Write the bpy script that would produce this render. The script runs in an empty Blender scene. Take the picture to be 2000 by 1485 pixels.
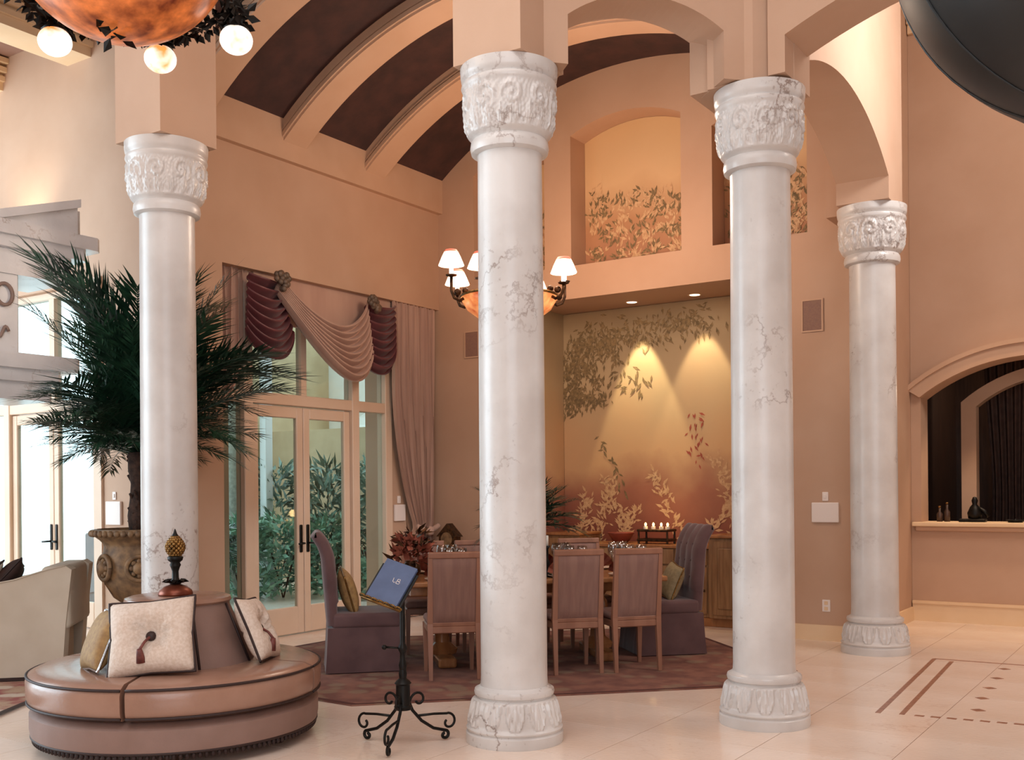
import bpy, bmesh, math, random
from mathutils import Vector, Matrix
from mathutils.geometry import tessellate_polygon
random.seed(7)
PI = math.pi
SC = bpy.context.scene
COL = SC.collection

# ------------------------------------------------------------------ camera, world, lights, exposure
cam = bpy.data.cameras.new('camera')
cam.sensor_width = 36.0
cam.lens = 36.0 * 2050 / 2000
cam.shift_y = 212.5 / 2000
cam.clip_end = 200
camo = bpy.data.objects.new('camera', cam)
COL.objects.link(camo)
PSI = math.asin(0.553)
camo.matrix_world = (Matrix.Translation((0, 0, 1.55)) @ Matrix.Rotation(PSI, 4, 'Z')
                     @ Matrix.Rotation(PI / 2, 4, 'X') @ Matrix.Rotation(math.radians(-0.5), 4, 'Z'))
SC.camera = camo

W = bpy.data.worlds.new('sky')
SC.world = W
W.use_nodes = True
bgn = W.node_tree.nodes['Background']
bgn.inputs[0].default_value = (0.78, 0.93, 1.0, 1)
bgn.inputs[1].default_value = 3.4

SC.view_settings.view_transform = 'Standard'
SC.view_settings.look = 'None'
SC.view_settings.exposure = 0.0
SC.view_settings.gamma = 1.0
SC.view_settings.use_curve_mapping = False
try:
    SC.cycles.caustics_reflective = False
    SC.cycles.caustics_refractive = False
    SC.cycles.sample_clamp_indirect = 4.0
except Exception:
    pass


def lamp(name, kind, loc, energy, color, size=0.2, aim=None, spot=60, blend=0.3, size_y=None):
    d = bpy.data.lights.new(name, kind)
    d.energy = energy
    d.color = color
    if kind == 'AREA':
        d.size = size
        if size_y:
            d.shape = 'RECTANGLE'
            d.size_y = size_y
    else:
        d.shadow_soft_size = size
    if kind == 'SPOT':
        d.spot_size = math.radians(spot)
        d.spot_blend = blend
    o = bpy.data.objects.new(name, d)
    COL.objects.link(o)
    o.location = loc
    if aim is not None:
        o.rotation_euler = (Vector(aim) - Vector(loc)).to_track_quat('-Z', 'Y').to_euler()
    return o


WARM = (1.0, 0.72, 0.50)
AMB = (1.0, 0.56, 0.30)
DAY = (0.82, 0.93, 1.0)
lamp('foyer_fill', 'AREA', (3.2, -4.6, 3.4), 450, (0.76, 0.90, 1.0), 7.0, (-3.2, 6.5, 2.0), size_y=5.0)  # unseen fill light added behind the camera to whiten the columns
lamp('foyer_top_fill', 'AREA', (-2.0, 1.0, 7.2), 330, (0.98, 0.97, 0.96), 6.0, (-2.0, 1.3, 0))  # overhead fill with no fixture, added to brighten foyer and floor
lamp('foyer_window_light', 'AREA', (-13.0, 0.0, 3.0), 460, (0.66, 0.86, 1.0), 6.0, (-3.0, 5.2, 1.5), size_y=5.0)
lamp('clerestory_light', 'AREA', (1.2, 8.4, 6.6), 42, (0.98, 0.99, 1.0), 1.0, (-2.4, 8.7, 5.2), size_y=1.0).data.spread = math.radians(60)
lamp('living_ceiling_light', 'AREA', (-9.5, 3.0, 6.3), 5, (1.0, 0.90, 0.74), 3.0, (-9.6, 7.0, 4.0))
lamp('dining_vault_fill', 'POINT', (-5.2, 8.1, 4.3), 118, (1.0, 0.78, 0.60), 0.35)  # unseen point added near the chandelier to fill the vault and walls
lamp('niche_fill', 'AREA', (-5.43, 9.0, 3.75), 24, AMB, 2.6, (-5.43, 10.6, 5.2), size_y=0.3)  # unseen strip hung in mid-room, added to warm the upper niches
lamp('mural_spot', 'SPOT', (-5.66, 11.12, 3.72), 150, (1.0, 0.80, 0.46), 0.03, (-5.66, 11.34, 2.4), 46, 0.35)
lamp('mural_spot', 'SPOT', (-4.86, 11.12, 3.72), 80, (1.0, 0.76, 0.46), 0.03, (-4.86, 11.34, 2.4), 50, 0.35)
lamp('pediment_uplight', 'SPOT', (-11.5, 6.85, 4.45), 45, (1.0, 0.84, 0.60), 0.08, (-11.5, 7.25, 6.4), 100, 0.9)
lamp('bar_downlight', 'SPOT', (-2.1, 13.05, 3.0), 60, WARM, 0.04, (-2.1, 13.0, 0), 80, 0.6)
lamp('bar_fill', 'POINT', (-1.5, 14.9, 2.9), 28, WARM, 0.1)  # fill with no fixture, added to lift the dark bar room
lamp('hall_floor_light', 'SPOT', (-1.7, 11.3, 6.9), 420, (1.0, 0.70, 0.40), 0.1, (-1.9, 12.0, 0), 34, 0.8)
lamp('hall_wall_fill', 'AREA', (0.8, 9.3, 7.3), 270, (1.0, 0.90, 0.80), 2.5, (0.2, 12.6, 3.6))  # unseen fill added high in the hall to brighten its wall


# ------------------------------------------------------------------ helpers
def lin(h):
    h = h.lstrip('#')
    out = []
    for i in (0, 2, 4):
        c = int(h[i:i + 2], 16) / 255
        out.append(c / 12.92 if c <= 0.04045 else ((c + 0.055) / 1.055) ** 2.4)
    return tuple(out) + (1.0,)


def mat(name, c1, c2=None, rough=0.6, scale=6.0, metal=0.0, bump=0.0, bscale=40.0, emit=None, estr=0.0,
        spec=0.5, detail=4.0, lo=0.35, hi=0.65, stretch=None, sheen=0.0, rand=0.0):
    m = bpy.data.materials.new(name)
    m.use_nodes = True
    nt = m.node_tree
    N, L = nt.nodes, nt.links
    b = N['Principled BSDF']
    b.inputs['Roughness'].default_value = rough
    b.inputs['Metallic'].default_value = metal
    b.inputs['Specular IOR Level'].default_value = spec
    if sheen:
        b.inputs['Sheen Weight'].default_value = sheen
    tc = N.new('ShaderNodeTexCoord')
    vec = tc.outputs['Object']
    if stretch:
        mp = N.new('ShaderNodeMapping')
        mp.inputs['Scale'].default_value = stretch
        L.new(vec, mp.inputs['Vector'])
        vec = mp.outputs['Vector']
    if c2:
        n = N.new('ShaderNodeTexNoise')
        n.inputs['Scale'].default_value = scale
        n.inputs['Detail'].default_value = detail
        L.new(vec, n.inputs['Vector'])
        r = N.new('ShaderNodeValToRGB')
        r.color_ramp.elements[0].position = lo
        r.color_ramp.elements[1].position = hi
        r.color_ramp.elements[0].color = lin(c1)
        r.color_ramp.elements[1].color = lin(c2)
        L.new(n.outputs['Fac'], r.inputs['Fac'])
        out = r.outputs['Color']
        if rand:
            oi = N.new('ShaderNodeObjectInfo')
            hs = N.new('ShaderNodeHueSaturation')
            mr = N.new('ShaderNodeMapRange')
            mr.inputs['To Min'].default_value = 1 - rand
            mr.inputs['To Max'].default_value = 1 + rand
            L.new(oi.outputs['Random'], mr.inputs['Value'])
            L.new(mr.outputs['Result'], hs.inputs['Value'])
            L.new(out, hs.inputs['Color'])
            out = hs.outputs['Color']
        L.new(out, b.inputs['Base Color'])
        if emit == 'same':
            L.new(out, b.inputs['Emission Color'])
            b.inputs['Emission Strength'].default_value = estr
    else:
        b.inputs['Base Color'].default_value = lin(c1)
    if emit and emit != 'same':
        b.inputs['Emission Color'].default_value = lin(emit)
        b.inputs['Emission Strength'].default_value = estr
    if bump:
        n2 = N.new('ShaderNodeTexNoise')
        n2.inputs['Scale'].default_value = bscale
        n2.inputs['Detail'].default_value = 3
        L.new(vec, n2.inputs['Vector'])
        bp = N.new('ShaderNodeBump')
        bp.inputs['Strength'].default_value = bump
        bp.inputs['Distance'].default_value = 0.01
        L.new(n2.outputs['Fac'], bp.inputs['Height'])
        L.new(bp.outputs['Normal'], b.inputs['Normal'])
    return m


def marble(name, base1, base2, vein, rough=0.35, scale=2.2, vamt=0.8, pit=0.5):
    m = mat(name, base1, base2, rough, scale * 1.5, bump=0.12, bscale=30)
    nt = m.node_tree
    N, L = nt.nodes, nt.links
    b = N['Principled BSDF']
    base = b.inputs['Base Color'].links[0].from_socket
    tc = N.new('ShaderNodeTexCoord')
    oi = N.new('ShaderNodeObjectInfo')
    ad = N.new('ShaderNodeVectorMath')
    ad.operation = 'ADD'
    L.new(tc.outputs['Object'], ad.inputs[0])
    mu = N.new('ShaderNodeMath')
    mu.operation = 'MULTIPLY'
    mu.inputs[1].default_value = 37.0
    L.new(oi.outputs['Random'], mu.inputs[0])
    L.new(mu.outputs[0], ad.inputs[1])
    # ridged noise = thin wandering cracks
    n = N.new('ShaderNodeTexNoise')
    n.inputs['Scale'].default_value = scale
    n.inputs['Detail'].default_value = 8
    n.inputs['Roughness'].default_value = 0.62
    L.new(ad.outputs[0], n.inputs['Vector'])
    s = N.new('ShaderNodeMath'); s.operation = 'SUBTRACT'; s.inputs[1].default_value = 0.5
    a = N.new('ShaderNodeMath'); a.operation = 'ABSOLUTE'
    L.new(n.outputs['Fac'], s.inputs[0]); L.new(s.outputs[0], a.inputs[0])
    r = N.new('ShaderNodeValToRGB')
    r.color_ramp.elements[0].position = 0.0
    r.color_ramp.elements[0].color = (1, 1, 1, 1)
    r.color_ramp.elements[1].position = 0.014
    r.color_ramp.elements[1].color = (0, 0, 0, 1)
    L.new(a.outputs[0], r.inputs['Fac'])
    n3 = N.new('ShaderNodeTexNoise')
    n3.inputs['Scale'].default_value = scale * 0.9
    n3.inputs['Detail'].default_value = 2
    L.new(ad.outputs[0], n3.inputs['Vector'])
    r3 = N.new('ShaderNodeValToRGB')
    r3.color_ramp.elements[0].position = 0.52
    r3.color_ramp.elements[1].position = 0.7
    L.new(n3.outputs['Fac'], r3.inputs['Fac'])
    mm = N.new('ShaderNodeMath'); mm.operation = 'MULTIPLY'
    L.new(r.outputs['Color'], mm.inputs[0]); L.new(r3.outputs['Color'], mm.inputs[1])
    m2 = N.new('ShaderNodeMath'); m2.operation = 'MULTIPLY'; m2.inputs[1].default_value = vamt
    L.new(mm.outputs[0], m2.inputs[0])
    # little travertine pits, gathered in patches
    n5 = N.new('ShaderNodeTexNoise')
    n5.inputs['Scale'].default_value = 26
    n5.inputs['Detail'].default_value = 4
    L.new(ad.outputs[0], n5.inputs['Vector'])
    r5 = N.new('ShaderNodeValToRGB')
    r5.color_ramp.elements[0].position = 0.62
    r5.color_ramp.elements[1].position = 0.70
    L.new(n5.outputs['Fac'], r5.inputs['Fac'])
    m5 = N.new('ShaderNodeMath'); m5.operation = 'MULTIPLY'
    L.new(r5.outputs['Color'], m5.inputs[0]); L.new(r3.outputs['Color'], m5.inputs[1])
    m6 = N.new('ShaderNodeMath'); m6.operation = 'MULTIPLY'; m6.inputs[1].default_value = pit
    L.new(m5.outputs[0], m6.inputs[0])
    mx0 = N.new('ShaderNodeMath'); mx0.operation = 'MAXIMUM'
    L.new(m2.outputs[0], mx0.inputs[0]); L.new(m6.outputs[0], mx0.inputs[1])
    mx = N.new('ShaderNodeMix'); mx.data_type = 'RGBA'
    L.new(mx0.outputs[0], mx.inputs['Factor'])
    L.new(base, mx.inputs['A'])
    mx.inputs['B'].default_value = lin(vein)
    L.new(mx.outputs['Result'], b.inputs['Base Color'])
    return m


def glass(name, tint='#eef8f8', gloss=0.08):
    m = bpy.data.materials.new(name)
    m.use_nodes = True
    N, L = m.node_tree.nodes, m.node_tree.links
    N.remove(N['Principled BSDF'])
    t = N.new('ShaderNodeBsdfTransparent'); t.inputs[0].default_value = lin(tint)
    g = N.new('ShaderNodeBsdfGlossy'); g.inputs['Roughness'].default_value = 0.03
    lw = N.new('ShaderNodeLayerWeight'); lw.inputs['Blend'].default_value = 0.5
    pw = N.new('ShaderNodeMath'); pw.operation = 'POWER'; pw.inputs[1].default_value = 3.5
    f = N.new('ShaderNodeMath'); f.operation = 'MULTIPLY_ADD'; f.inputs[1].default_value = 0.45; f.inputs[2].default_value = gloss * 0.4
    L.new(lw.outputs['Facing'], pw.inputs[0]); L.new(pw.outputs[0], f.inputs[0])
    x = N.new('ShaderNodeMixShader')
    L.new(f.outputs[0], x.inputs[0]); L.new(t.outputs[0], x.inputs[1]); L.new(g.outputs[0], x.inputs[2])
    L.new(x.outputs[0], N['Material Output'].inputs['Surface'])
    return m


def tag(o, label=None, cat=None, group=None, kind=None):
    if label: o['label'] = label
    if cat: o['category'] = cat
    if group: o['group'] = group
    if kind: o['kind'] = kind
    return o


def link(name, me, m=None, parent=None, loc=None, rot=None):
    o = bpy.data.objects.new(name, me)
    COL.objects.link(o)
    if m is not None and me is not None and not me.materials:
        me.materials.append(m)
    if parent is not None: o.parent = parent
    if loc is not None: o.location = loc
    if rot is not None: o.rotation_euler = rot
    return o


def obj(name, bm, m, parent=None, smooth=False, loc=None, rot=None, fix=True):
    if fix: bmesh.ops.recalc_face_normals(bm, faces=bm.faces[:])
    me = bpy.data.meshes.new(name)
    bm.to_mesh(me)
    bm.free()
    if smooth:
        me.polygons.foreach_set('use_smooth', [True] * len(me.polygons))
        if smooth is not True:
            try: me.set_sharp_from_angle(angle=math.radians(smooth))
            except Exception: pass
    return link(name, me, m, parent, loc, rot)


def thing(name, label, cat, loc=(0, 0, 0), rz=0.0, group=None):
    o = bpy.data.objects.new(name, None)
    COL.objects.link(o)
    o.empty_display_size = 0.1
    o.location = loc
    o.rotation_euler = (0, 0, rz)
    return tag(o, label, cat, group)


def copy_tree(o, parent=None):
    c = o.copy()
    COL.objects.link(c)
    if parent is not None: c.parent = parent
    for ch in KIDS(o): copy_tree(ch, c)
    return c


def KIDS(o):
    return [x for x in COL.objects if x.parent == o]


def B(): return bmesh.new()


def box(bm, lo, hi, M=None):
    vs = []
    for z in (lo[2], hi[2]):
        for x, y in ((lo[0], lo[1]), (hi[0], lo[1]), (hi[0], hi[1]), (lo[0], hi[1])):
            p = Vector((x, y, z))
            vs.append(bm.verts.new(M @ p if M else p))
    for f in ((3, 2, 1, 0), (4, 5, 6, 7), (0, 1, 5, 4), (1, 2, 6, 5), (2, 3, 7, 6), (3, 0, 4, 7)):
        bm.faces.new([vs[i] for i in f])
    return bm


def bevbox(lo, hi, w=0.01, seg=2, M=None):
    bm = B()
    box(bm, lo, hi)
    bmesh.ops.bevel(bm, geom=bm.edges[:], offset=w, segments=seg, affect='EDGES', profile=0.5)
    if M: bm.transform(M)
    return bm


def lathe(bm, prof, n=32, c=(0, 0, 0), disp=None, a0=0.0, a1=2 * PI, M=None):
    full = abs(a1 - a0 - 2 * PI) < 1e-6
    cols = n if full else n + 1
    rows = []
    for i, (r, z) in enumerate(prof):
        if r < 1e-6:
            p = Vector((c[0], c[1], c[2] + z))
            v = bm.verts.new(M @ p if M else p)
            rows.append([v] * cols)
            continue
        row = []
        for k in range(cols):
            a = a0 + (a1 - a0) * k / n
            rr = r + (disp(a, z) if disp else 0.0)
            p = Vector((c[0] + rr * math.cos(a), c[1] + rr * math.sin(a), c[2] + z))
            row.append(bm.verts.new(M @ p if M else p))
        rows.append(row)
    for i in range(len(rows) - 1):
        for k in range(n):
            q = []
            for v in (rows[i][k], rows[i][(k + 1) % cols], rows[i + 1][(k + 1) % cols], rows[i + 1][k]):
                if v not in q: q.append(v)
            if len(q) > 2:
                try: bm.faces.new(q)
                except ValueError: pass
    return bm


def tube(bm, pts, r, n=8, cap=True):
    pts = [Vector(p) for p in pts]
    rows = []
    up = None
    for i, p in enumerate(pts):
        d = (pts[min(i + 1, len(pts) - 1)] - pts[max(i - 1, 0)])
        if d.length < 1e-9: d = Vector((0, 0, 1))
        d.normalize()
        if up is None:
            up = Vector((0, 0, 1)) if abs(d.z) < 0.9 else Vector((1, 0, 0))
        x = up - d * up.dot(d)
        if x.length < 1e-6: x = d.orthogonal()
        x.normalize()
        up = x
        y = d.cross(x)
        rr = r(i / max(1, len(pts) - 1)) if callable(r) else r
        rows.append([bm.verts.new(p + x * (rr * math.cos(2 * PI * k / n)) + y * (rr * math.sin(2 * PI * k / n))) for k in range(n)])
    for i in range(len(rows) - 1):
        for k in range(n):
            bm.faces.new((rows[i][k], rows[i][(k + 1) % n], rows[i + 1][(k + 1) % n], rows[i + 1][k]))
    if cap:
        bm.faces.new(rows[0][::-1])
        bm.faces.new(rows[-1])
    return bm


def sheet(bm, f, nu, nv, thick=0.0):
    g = [[bm.verts.new(f(i / nu, j / nv)) for j in range(nv + 1)] for i in range(nu + 1)]
    for i in range(nu):
        for j in range(nv):
            bm.faces.new((g[i][j], g[i + 1][j], g[i + 1][j + 1], g[i][j + 1]))
    if thick:
        bm.normal_update()
        bmesh.ops.solidify(bm, geom=bm.faces[:], thickness=thick)
    return bm


def ball(bm, c, r, sc=(1, 1, 1), u=12, v=8):
    M = Matrix.Translation(c) @ Matrix.Diagonal((r * sc[0], r * sc[1], r * sc[2], 1))
    bmesh.ops.create_uvsphere(bm, u_segments=u, v_segments=v, radius=1.0, matrix=M)
    return bm


def plate_bm(outer, holes, f, lo, hi):
    """polygon with holes given in (p, q), extruded from lo to hi; f(p, q, d) -> point"""
    loops = [outer] + list(holes)
    tris = tessellate_polygon([[Vector((p, q, 0)) for p, q in lp] for lp in loops])
    flat = [pt for lp in loops for pt in lp]
    bm = B()
    A = [bm.verts.new(f(p, q, lo)) for p, q in flat]
    C = [bm.verts.new(f(p, q, hi)) for p, q in flat]
    for t in tris:
        if len(set(t)) == 3:
            try:
                bm.faces.new([A[i] for i in t]); bm.faces.new([C[i] for i in reversed(t)])
            except ValueError:
                pass
    b = 0
    for lp in loops:
        n = len(lp)
        for i in range(n):
            j = (i + 1) % n
            bm.faces.new((A[b + i], A[b + j], C[b + j], C[b + i]))
        b += n
    return bm


FS = lambda p, q, d: Vector((d, p, q))     # plane s = const, (t, z)
FT = lambda p, q, d: Vector((p, d, q))     # plane t = const, (s, z)
FZ = lambda p, q, d: Vector((p, q, d))


def arc(x0, x1, z0, rise, n=24):
    """points from (x0, z0) over an arch to (x1, z0)"""
    h = abs(x1 - x0) / 2
    R = (h * h + rise * rise) / (2 * rise)
    cx, cz = (x0 + x1) / 2, z0 + rise - R
    t = math.asin(min(1, h / R))
    sg = -1 if x1 > x0 else 1
    return [(cx + sg * R * math.sin(t * (1 - 2 * i / n)), cz + R * math.cos(t * (1 - 2 * i / n))) for i in range(n + 1)]


def struct(name, bm, m, parent=None, smooth=False, **k):
    o = obj(name, bm, m, parent, smooth, **k)
    o['kind'] = 'structure'
    return o


# ------------------------------------------------------------------ materials
PAINT = mat('peach_plaster', '#b9967d', '#bf9d85', 0.7, 1.5, bump=0.05, bscale=60)
PAINT2 = mat('rib_plaster', '#c09c81', '#c6a389', 0.65, 2.0)
CREAM = mat('cream_trim', '#e2c29c', '#e6c9a6', 0.5, 3.0)
DPLUM = mat('plum_ceiling', '#35211f', '#452a26', 0.75, 5.0, bump=0.2, bscale=25)
LCEIL = mat('mauve_ceiling', '#8a6656', '#937062', 0.75, 4.0)
FRAME = mat('window_paint', '#d4b8a0', '#d8bea8', 0.45, 3.0)
MARB = marble('column_marble', '#c3bebb', '#d4d1cf', '#725648', 0.3, 1.7, 0.85, 0.45)
MARB2 = marble('fireplace_marble', '#dcdde0', '#e8e9ec', '#9b8578', 0.3, 2.2, 0.6, 0.2)
TILE = marble('travertine_tile', '#e5cfbe', '#efdfd3', '#c8a28c', 0.17, 0.9, 0.35, 0.35)
GROUT = mat('grout', '#b08a6e', None, 0.8)
INLAY = mat('brown_inlay', '#8a5a48', '#a4755f', 0.3, 20)
GLASS = glass('pane_glass')
CLEAR = glass('clear_glass', '#f0f0f0', 0.4)
IRON = mat('black_iron', '#0e0c0b', '#1a1714', 0.45, 20, metal=0.6)
BRONZE = mat('dark_bronze', '#2a1a12', '#5a3c22', 0.4, 25, metal=0.7)
LEATHER = mat('taupe_leather', '#93705f', '#9d7a69', 0.24, 5, bump=0.08, bscale=50)
LEATH2 = mat('taupe_upholstery', '#83685e', '#8b7067', 0.55, 5, bump=0.08, bscale=90)
PIPE = mat('dark_piping', '#2a1512', None, 0.6)
CUSH = mat('cream_cushion', '#d8c9bd', '#cdbbac', 0.75, 60, bump=0.3, bscale=90, lo=0.4, hi=0.6)
TAUPE = mat('taupe_drape', '#b08c7c', '#bd9a88', 0.7, 4, sheen=0.2, stretch=(1, 1, 0.2))
BURG = mat('burgundy_drape', '#54252a', '#683136', 0.45, 6, sheen=0.2)
MAUVE = mat('mauve_velvet', '#503536', '#5c4040', 0.8, 6, sheen=0.25)
CHAIRF = mat('chair_stripe', '#7b5a51', '#86655a', 0.75, 30, stretch=(1, 1, 0.05))
WOOD = mat('chair_wood', '#845a47', '#986b56', 0.4, 8, stretch=(1, 1, 0.1))
TABW = mat('table_wood', '#8a5a38', '#a06c44', 0.25, 4, stretch=(4, 0.6, 1))
BUFF = mat('sideboard_wood', '#7d5a3c', '#96714e', 0.4, 10, stretch=(3, 3, 0.3))
DARKW = mat('dark_wood', '#38261e', '#4a342a', 0.45, 8, stretch=(3, 3, 0.3))
LEAF = mat('palm_leaf', '#0f2218', '#284a35', 0.35, 8)
LEAF2 = mat('garden_leaf', '#44705a', '#93b89e', 0.5, 5)
LEAF3 = mat('dark_garden_leaf', '#38584a', '#7c9a8a', 0.5, 5)
BARK = mat('palm_bark', '#4a3226', '#2b1b14', 0.9, 22, bump=0.7, bscale=30)
URNM = mat('urn_stone', '#8d6e4c', '#5a4430', 0.6, 14, bump=0.3, bscale=30)
SOFA = mat('cream_sofa', '#bdb1a0', '#c5baaa', 0.8, 4, bump=0.06, bscale=120)
WHITE = mat('white_plastic', '#e8dcd6', None, 0.4)
GREYP = mat('grey_grille', '#8d6c5c', '#84645a', 0.7, 60)
BLUE = mat('blue_cover', '#3f4f72', '#48597d', 0.5, 10)
PAPER = mat('paper', '#efe8dc', None, 0.7)
BLACK = mat('black_shade', '#050505', '#0c0b0b', 0.45, 3, stretch=(1, 1, 14))
SHADE = mat('lit_shade', '#fff0e0', None, 0.6, emit='#ffd9b8', estr=3.2)
CANDL = mat('lit_candle', '#fff4e8', None, 0.6, emit='#ffe2c4', estr=2.6)
SHRIM = mat('shade_rim', '#f08a78', None, 0.6, emit='#ff6a50', estr=0.8)
AMBER = mat('amber_alabaster', '#5a2210', '#d2743a', 0.3, 9, emit='same', estr=0.62, detail=9, lo=0.3, hi=0.72)
AMBR2 = mat('amber_glow', '#a8481a', '#f0a060', 0.3, 9, emit='same', estr=0.95, detail=6, lo=0.3, hi=0.7)
GLOBE = mat('lit_globe', '#ff9a50', '#fff3e6', 0.3, 7, emit='same', estr=1.15, detail=3, lo=0.34, hi=0.52)
FLAME = mat('flame', '#ffd090', None, 0.5, emit='#ffc070', estr=9)
GOLD = mat('antique_gold', '#9a7440', '#5d4220', 0.35, 25, metal=0.8)
COPPER = mat('copper_dome', '#8a4a34', '#6b3626', 0.35, 12, metal=0.6)
SILVER = mat('silver', '#c8c8cc', None, 0.12, metal=1.0)
CHINA = mat('china', '#e6d6c8', None, 0.2)
RUSSET = mat('russet_napkin', '#7c3a2a', '#96503a', 0.8, 20)
PATIO = mat('patio_stone', '#d8dcdc', '#e6e8e8', 0.6, 2)
STUCCO = mat('ochre_stucco', '#b09a78', '#bca684', 0.85, 3)
REDART = mat('red_picture', '#6e2a20', '#8d4030', 0.5, 3)
PLANTER = mat('brown_planter', '#5b3a2c', '#6d4938', 0.7, 8)
TAN = mat('tan_pillow', '#a08050', '#8a6a44', 0.7, 30, bump=0.2, bscale=60)


def rug_mat(name, a, b, c):
    m = mat(name, a, b, 0.95, 5, bump=0.3, bscale=150, detail=6, lo=0.4, hi=0.6)
    N, L = m.node_tree.nodes, m.node_tree.links
    bs = N['Principled BSDF']
    base = bs.inputs['Base Color'].links[0].from_socket
    tc = N.new('ShaderNodeTexCoord')
    v = N.new('ShaderNodeTexVoronoi'); v.inputs['Scale'].default_value = 4.5
    L.new(tc.outputs['Object'], v.inputs['Vector'])
    r = N.new('ShaderNodeValToRGB')
    r.color_ramp.elements[0].position = 0.28; r.color_ramp.elements[0].color = (1, 1, 1, 1)
    r.color_ramp.elements[1].position = 0.42; r.color_ramp.elements[1].color = (0, 0, 0, 1)
    L.new(v.outputs['Distance'], r.inputs['Fac'])
    mu = N.new('ShaderNodeMath'); mu.operation = 'MULTIPLY'; mu.inputs[1].default_value = 0.6
    L.new(r.outputs['Color'], mu.inputs[0])
    x = N.new('ShaderNodeMix'); x.data_type = 'RGBA'
    L.new(mu.outputs[0], x.inputs['Factor']); L.new(base, x.inputs['A'])
    x.inputs['B'].default_value = lin(c)
    L.new(x.outputs['Result'], bs.inputs['Base Color'])
    return m


RUG = rug_mat('dining_rug', '#6d463d', '#845a4c', '#86735f')
RUG2 = rug_mat('living_rug', '#8a4a44', '#a58a72', '#c8bfae')


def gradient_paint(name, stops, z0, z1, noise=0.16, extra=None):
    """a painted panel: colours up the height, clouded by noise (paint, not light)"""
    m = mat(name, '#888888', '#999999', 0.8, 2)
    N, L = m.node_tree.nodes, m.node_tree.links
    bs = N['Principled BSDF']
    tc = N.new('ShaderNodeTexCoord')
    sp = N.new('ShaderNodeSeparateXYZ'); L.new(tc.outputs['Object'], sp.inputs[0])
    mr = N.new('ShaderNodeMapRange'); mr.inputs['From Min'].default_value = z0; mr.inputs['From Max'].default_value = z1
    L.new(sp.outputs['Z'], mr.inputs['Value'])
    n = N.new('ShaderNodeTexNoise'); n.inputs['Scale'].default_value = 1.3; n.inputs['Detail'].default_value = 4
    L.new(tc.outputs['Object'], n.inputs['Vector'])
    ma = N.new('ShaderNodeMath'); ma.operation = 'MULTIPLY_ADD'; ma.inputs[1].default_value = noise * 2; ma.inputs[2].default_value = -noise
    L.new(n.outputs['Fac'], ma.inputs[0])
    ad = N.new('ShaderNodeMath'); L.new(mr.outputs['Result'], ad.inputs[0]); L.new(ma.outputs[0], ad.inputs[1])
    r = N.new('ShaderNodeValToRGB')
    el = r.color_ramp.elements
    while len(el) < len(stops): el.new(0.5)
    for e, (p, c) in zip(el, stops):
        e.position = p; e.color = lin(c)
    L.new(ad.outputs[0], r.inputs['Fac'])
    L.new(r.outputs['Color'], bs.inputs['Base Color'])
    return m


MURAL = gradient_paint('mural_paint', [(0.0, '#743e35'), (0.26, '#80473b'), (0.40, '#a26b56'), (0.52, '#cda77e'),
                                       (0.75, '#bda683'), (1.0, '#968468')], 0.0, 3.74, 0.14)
NICHEP = gradient_paint('niche_paint', [(0.0, '#ac7c60'), (0.3, '#b88a66'), (0.6, '#d8b48a'), (1.0, '#ceac80')], 4.1, 5.8, 0.2)
PLEAF = mat('painted_dark_leaf', '#6c5c42', '#937c58', 0.8, 30)
PLEAF2 = mat('painted_pale_leaf', '#c39a74', '#d6b48c', 0.8, 30)
PLEAF3 = mat('painted_red_leaf', '#9c4a3c', '#ac5a48', 0.8, 30)

# ------------------------------------------------------------------ setting: floor
fl = struct('floor', box(B(), (-14.5, -6, -0.2), (6.5, 14.6, -0.003)), GROUT)
tsz = 0.75
bmt = B()
box(bmt, (0.002, 0.002, -0.002), (tsz - 0.002, tsz - 0.002, 0.0))
tile_me = bpy.data.meshes.new('tile'); bmesh.ops.recalc_face_normals(bmt, faces=bmt.faces[:]); bmt.to_mesh(tile_me); bmt.free()
tile_me.materials.append(TILE)
rest = B()
ct, st_ = math.cos(PSI), math.sin(PSI)
for i in range(-19, 9):
    for j in range(-8, 19):
        s, t = i * tsz, j * tsz
        cs, c2 = s + tsz / 2, t + tsz / 2
        Y = -st_ * cs + ct * c2
        X = ct * cs + st_ * c2
        seen = Y > 5.2 and abs(X / Y) < 0.53 and s > -9.2 and t < 12.6 and not (s < -8.3 and t > 6.9)
        if seen:
            link('tile', tile_me, None, fl, (s, t, 0.0))
        elif s > -14.4 and t < 13.9:
            box(rest, (s + 0.002, t + 0.002, -0.002), (s + tsz - 0.002, t + tsz - 0.002, 0.0))
r_ = obj('tiles_beyond', rest, TILE, fl)
r_['kind'] = 'stuff'
# inlaid border and studs on the right
def strip(p, q, w):
    p, q = Vector(p), Vector(q)
    nn = (q - p).normalized(); nn = Vector((nn.y, -nn.x)) * w / 2
    obj('inlay_strip', plate_bm([tuple(p + nn), tuple(q + nn), tuple(q - nn), tuple(p - nn)], [], FZ, -0.002, 0.0015), INLAY, fl)


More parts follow.
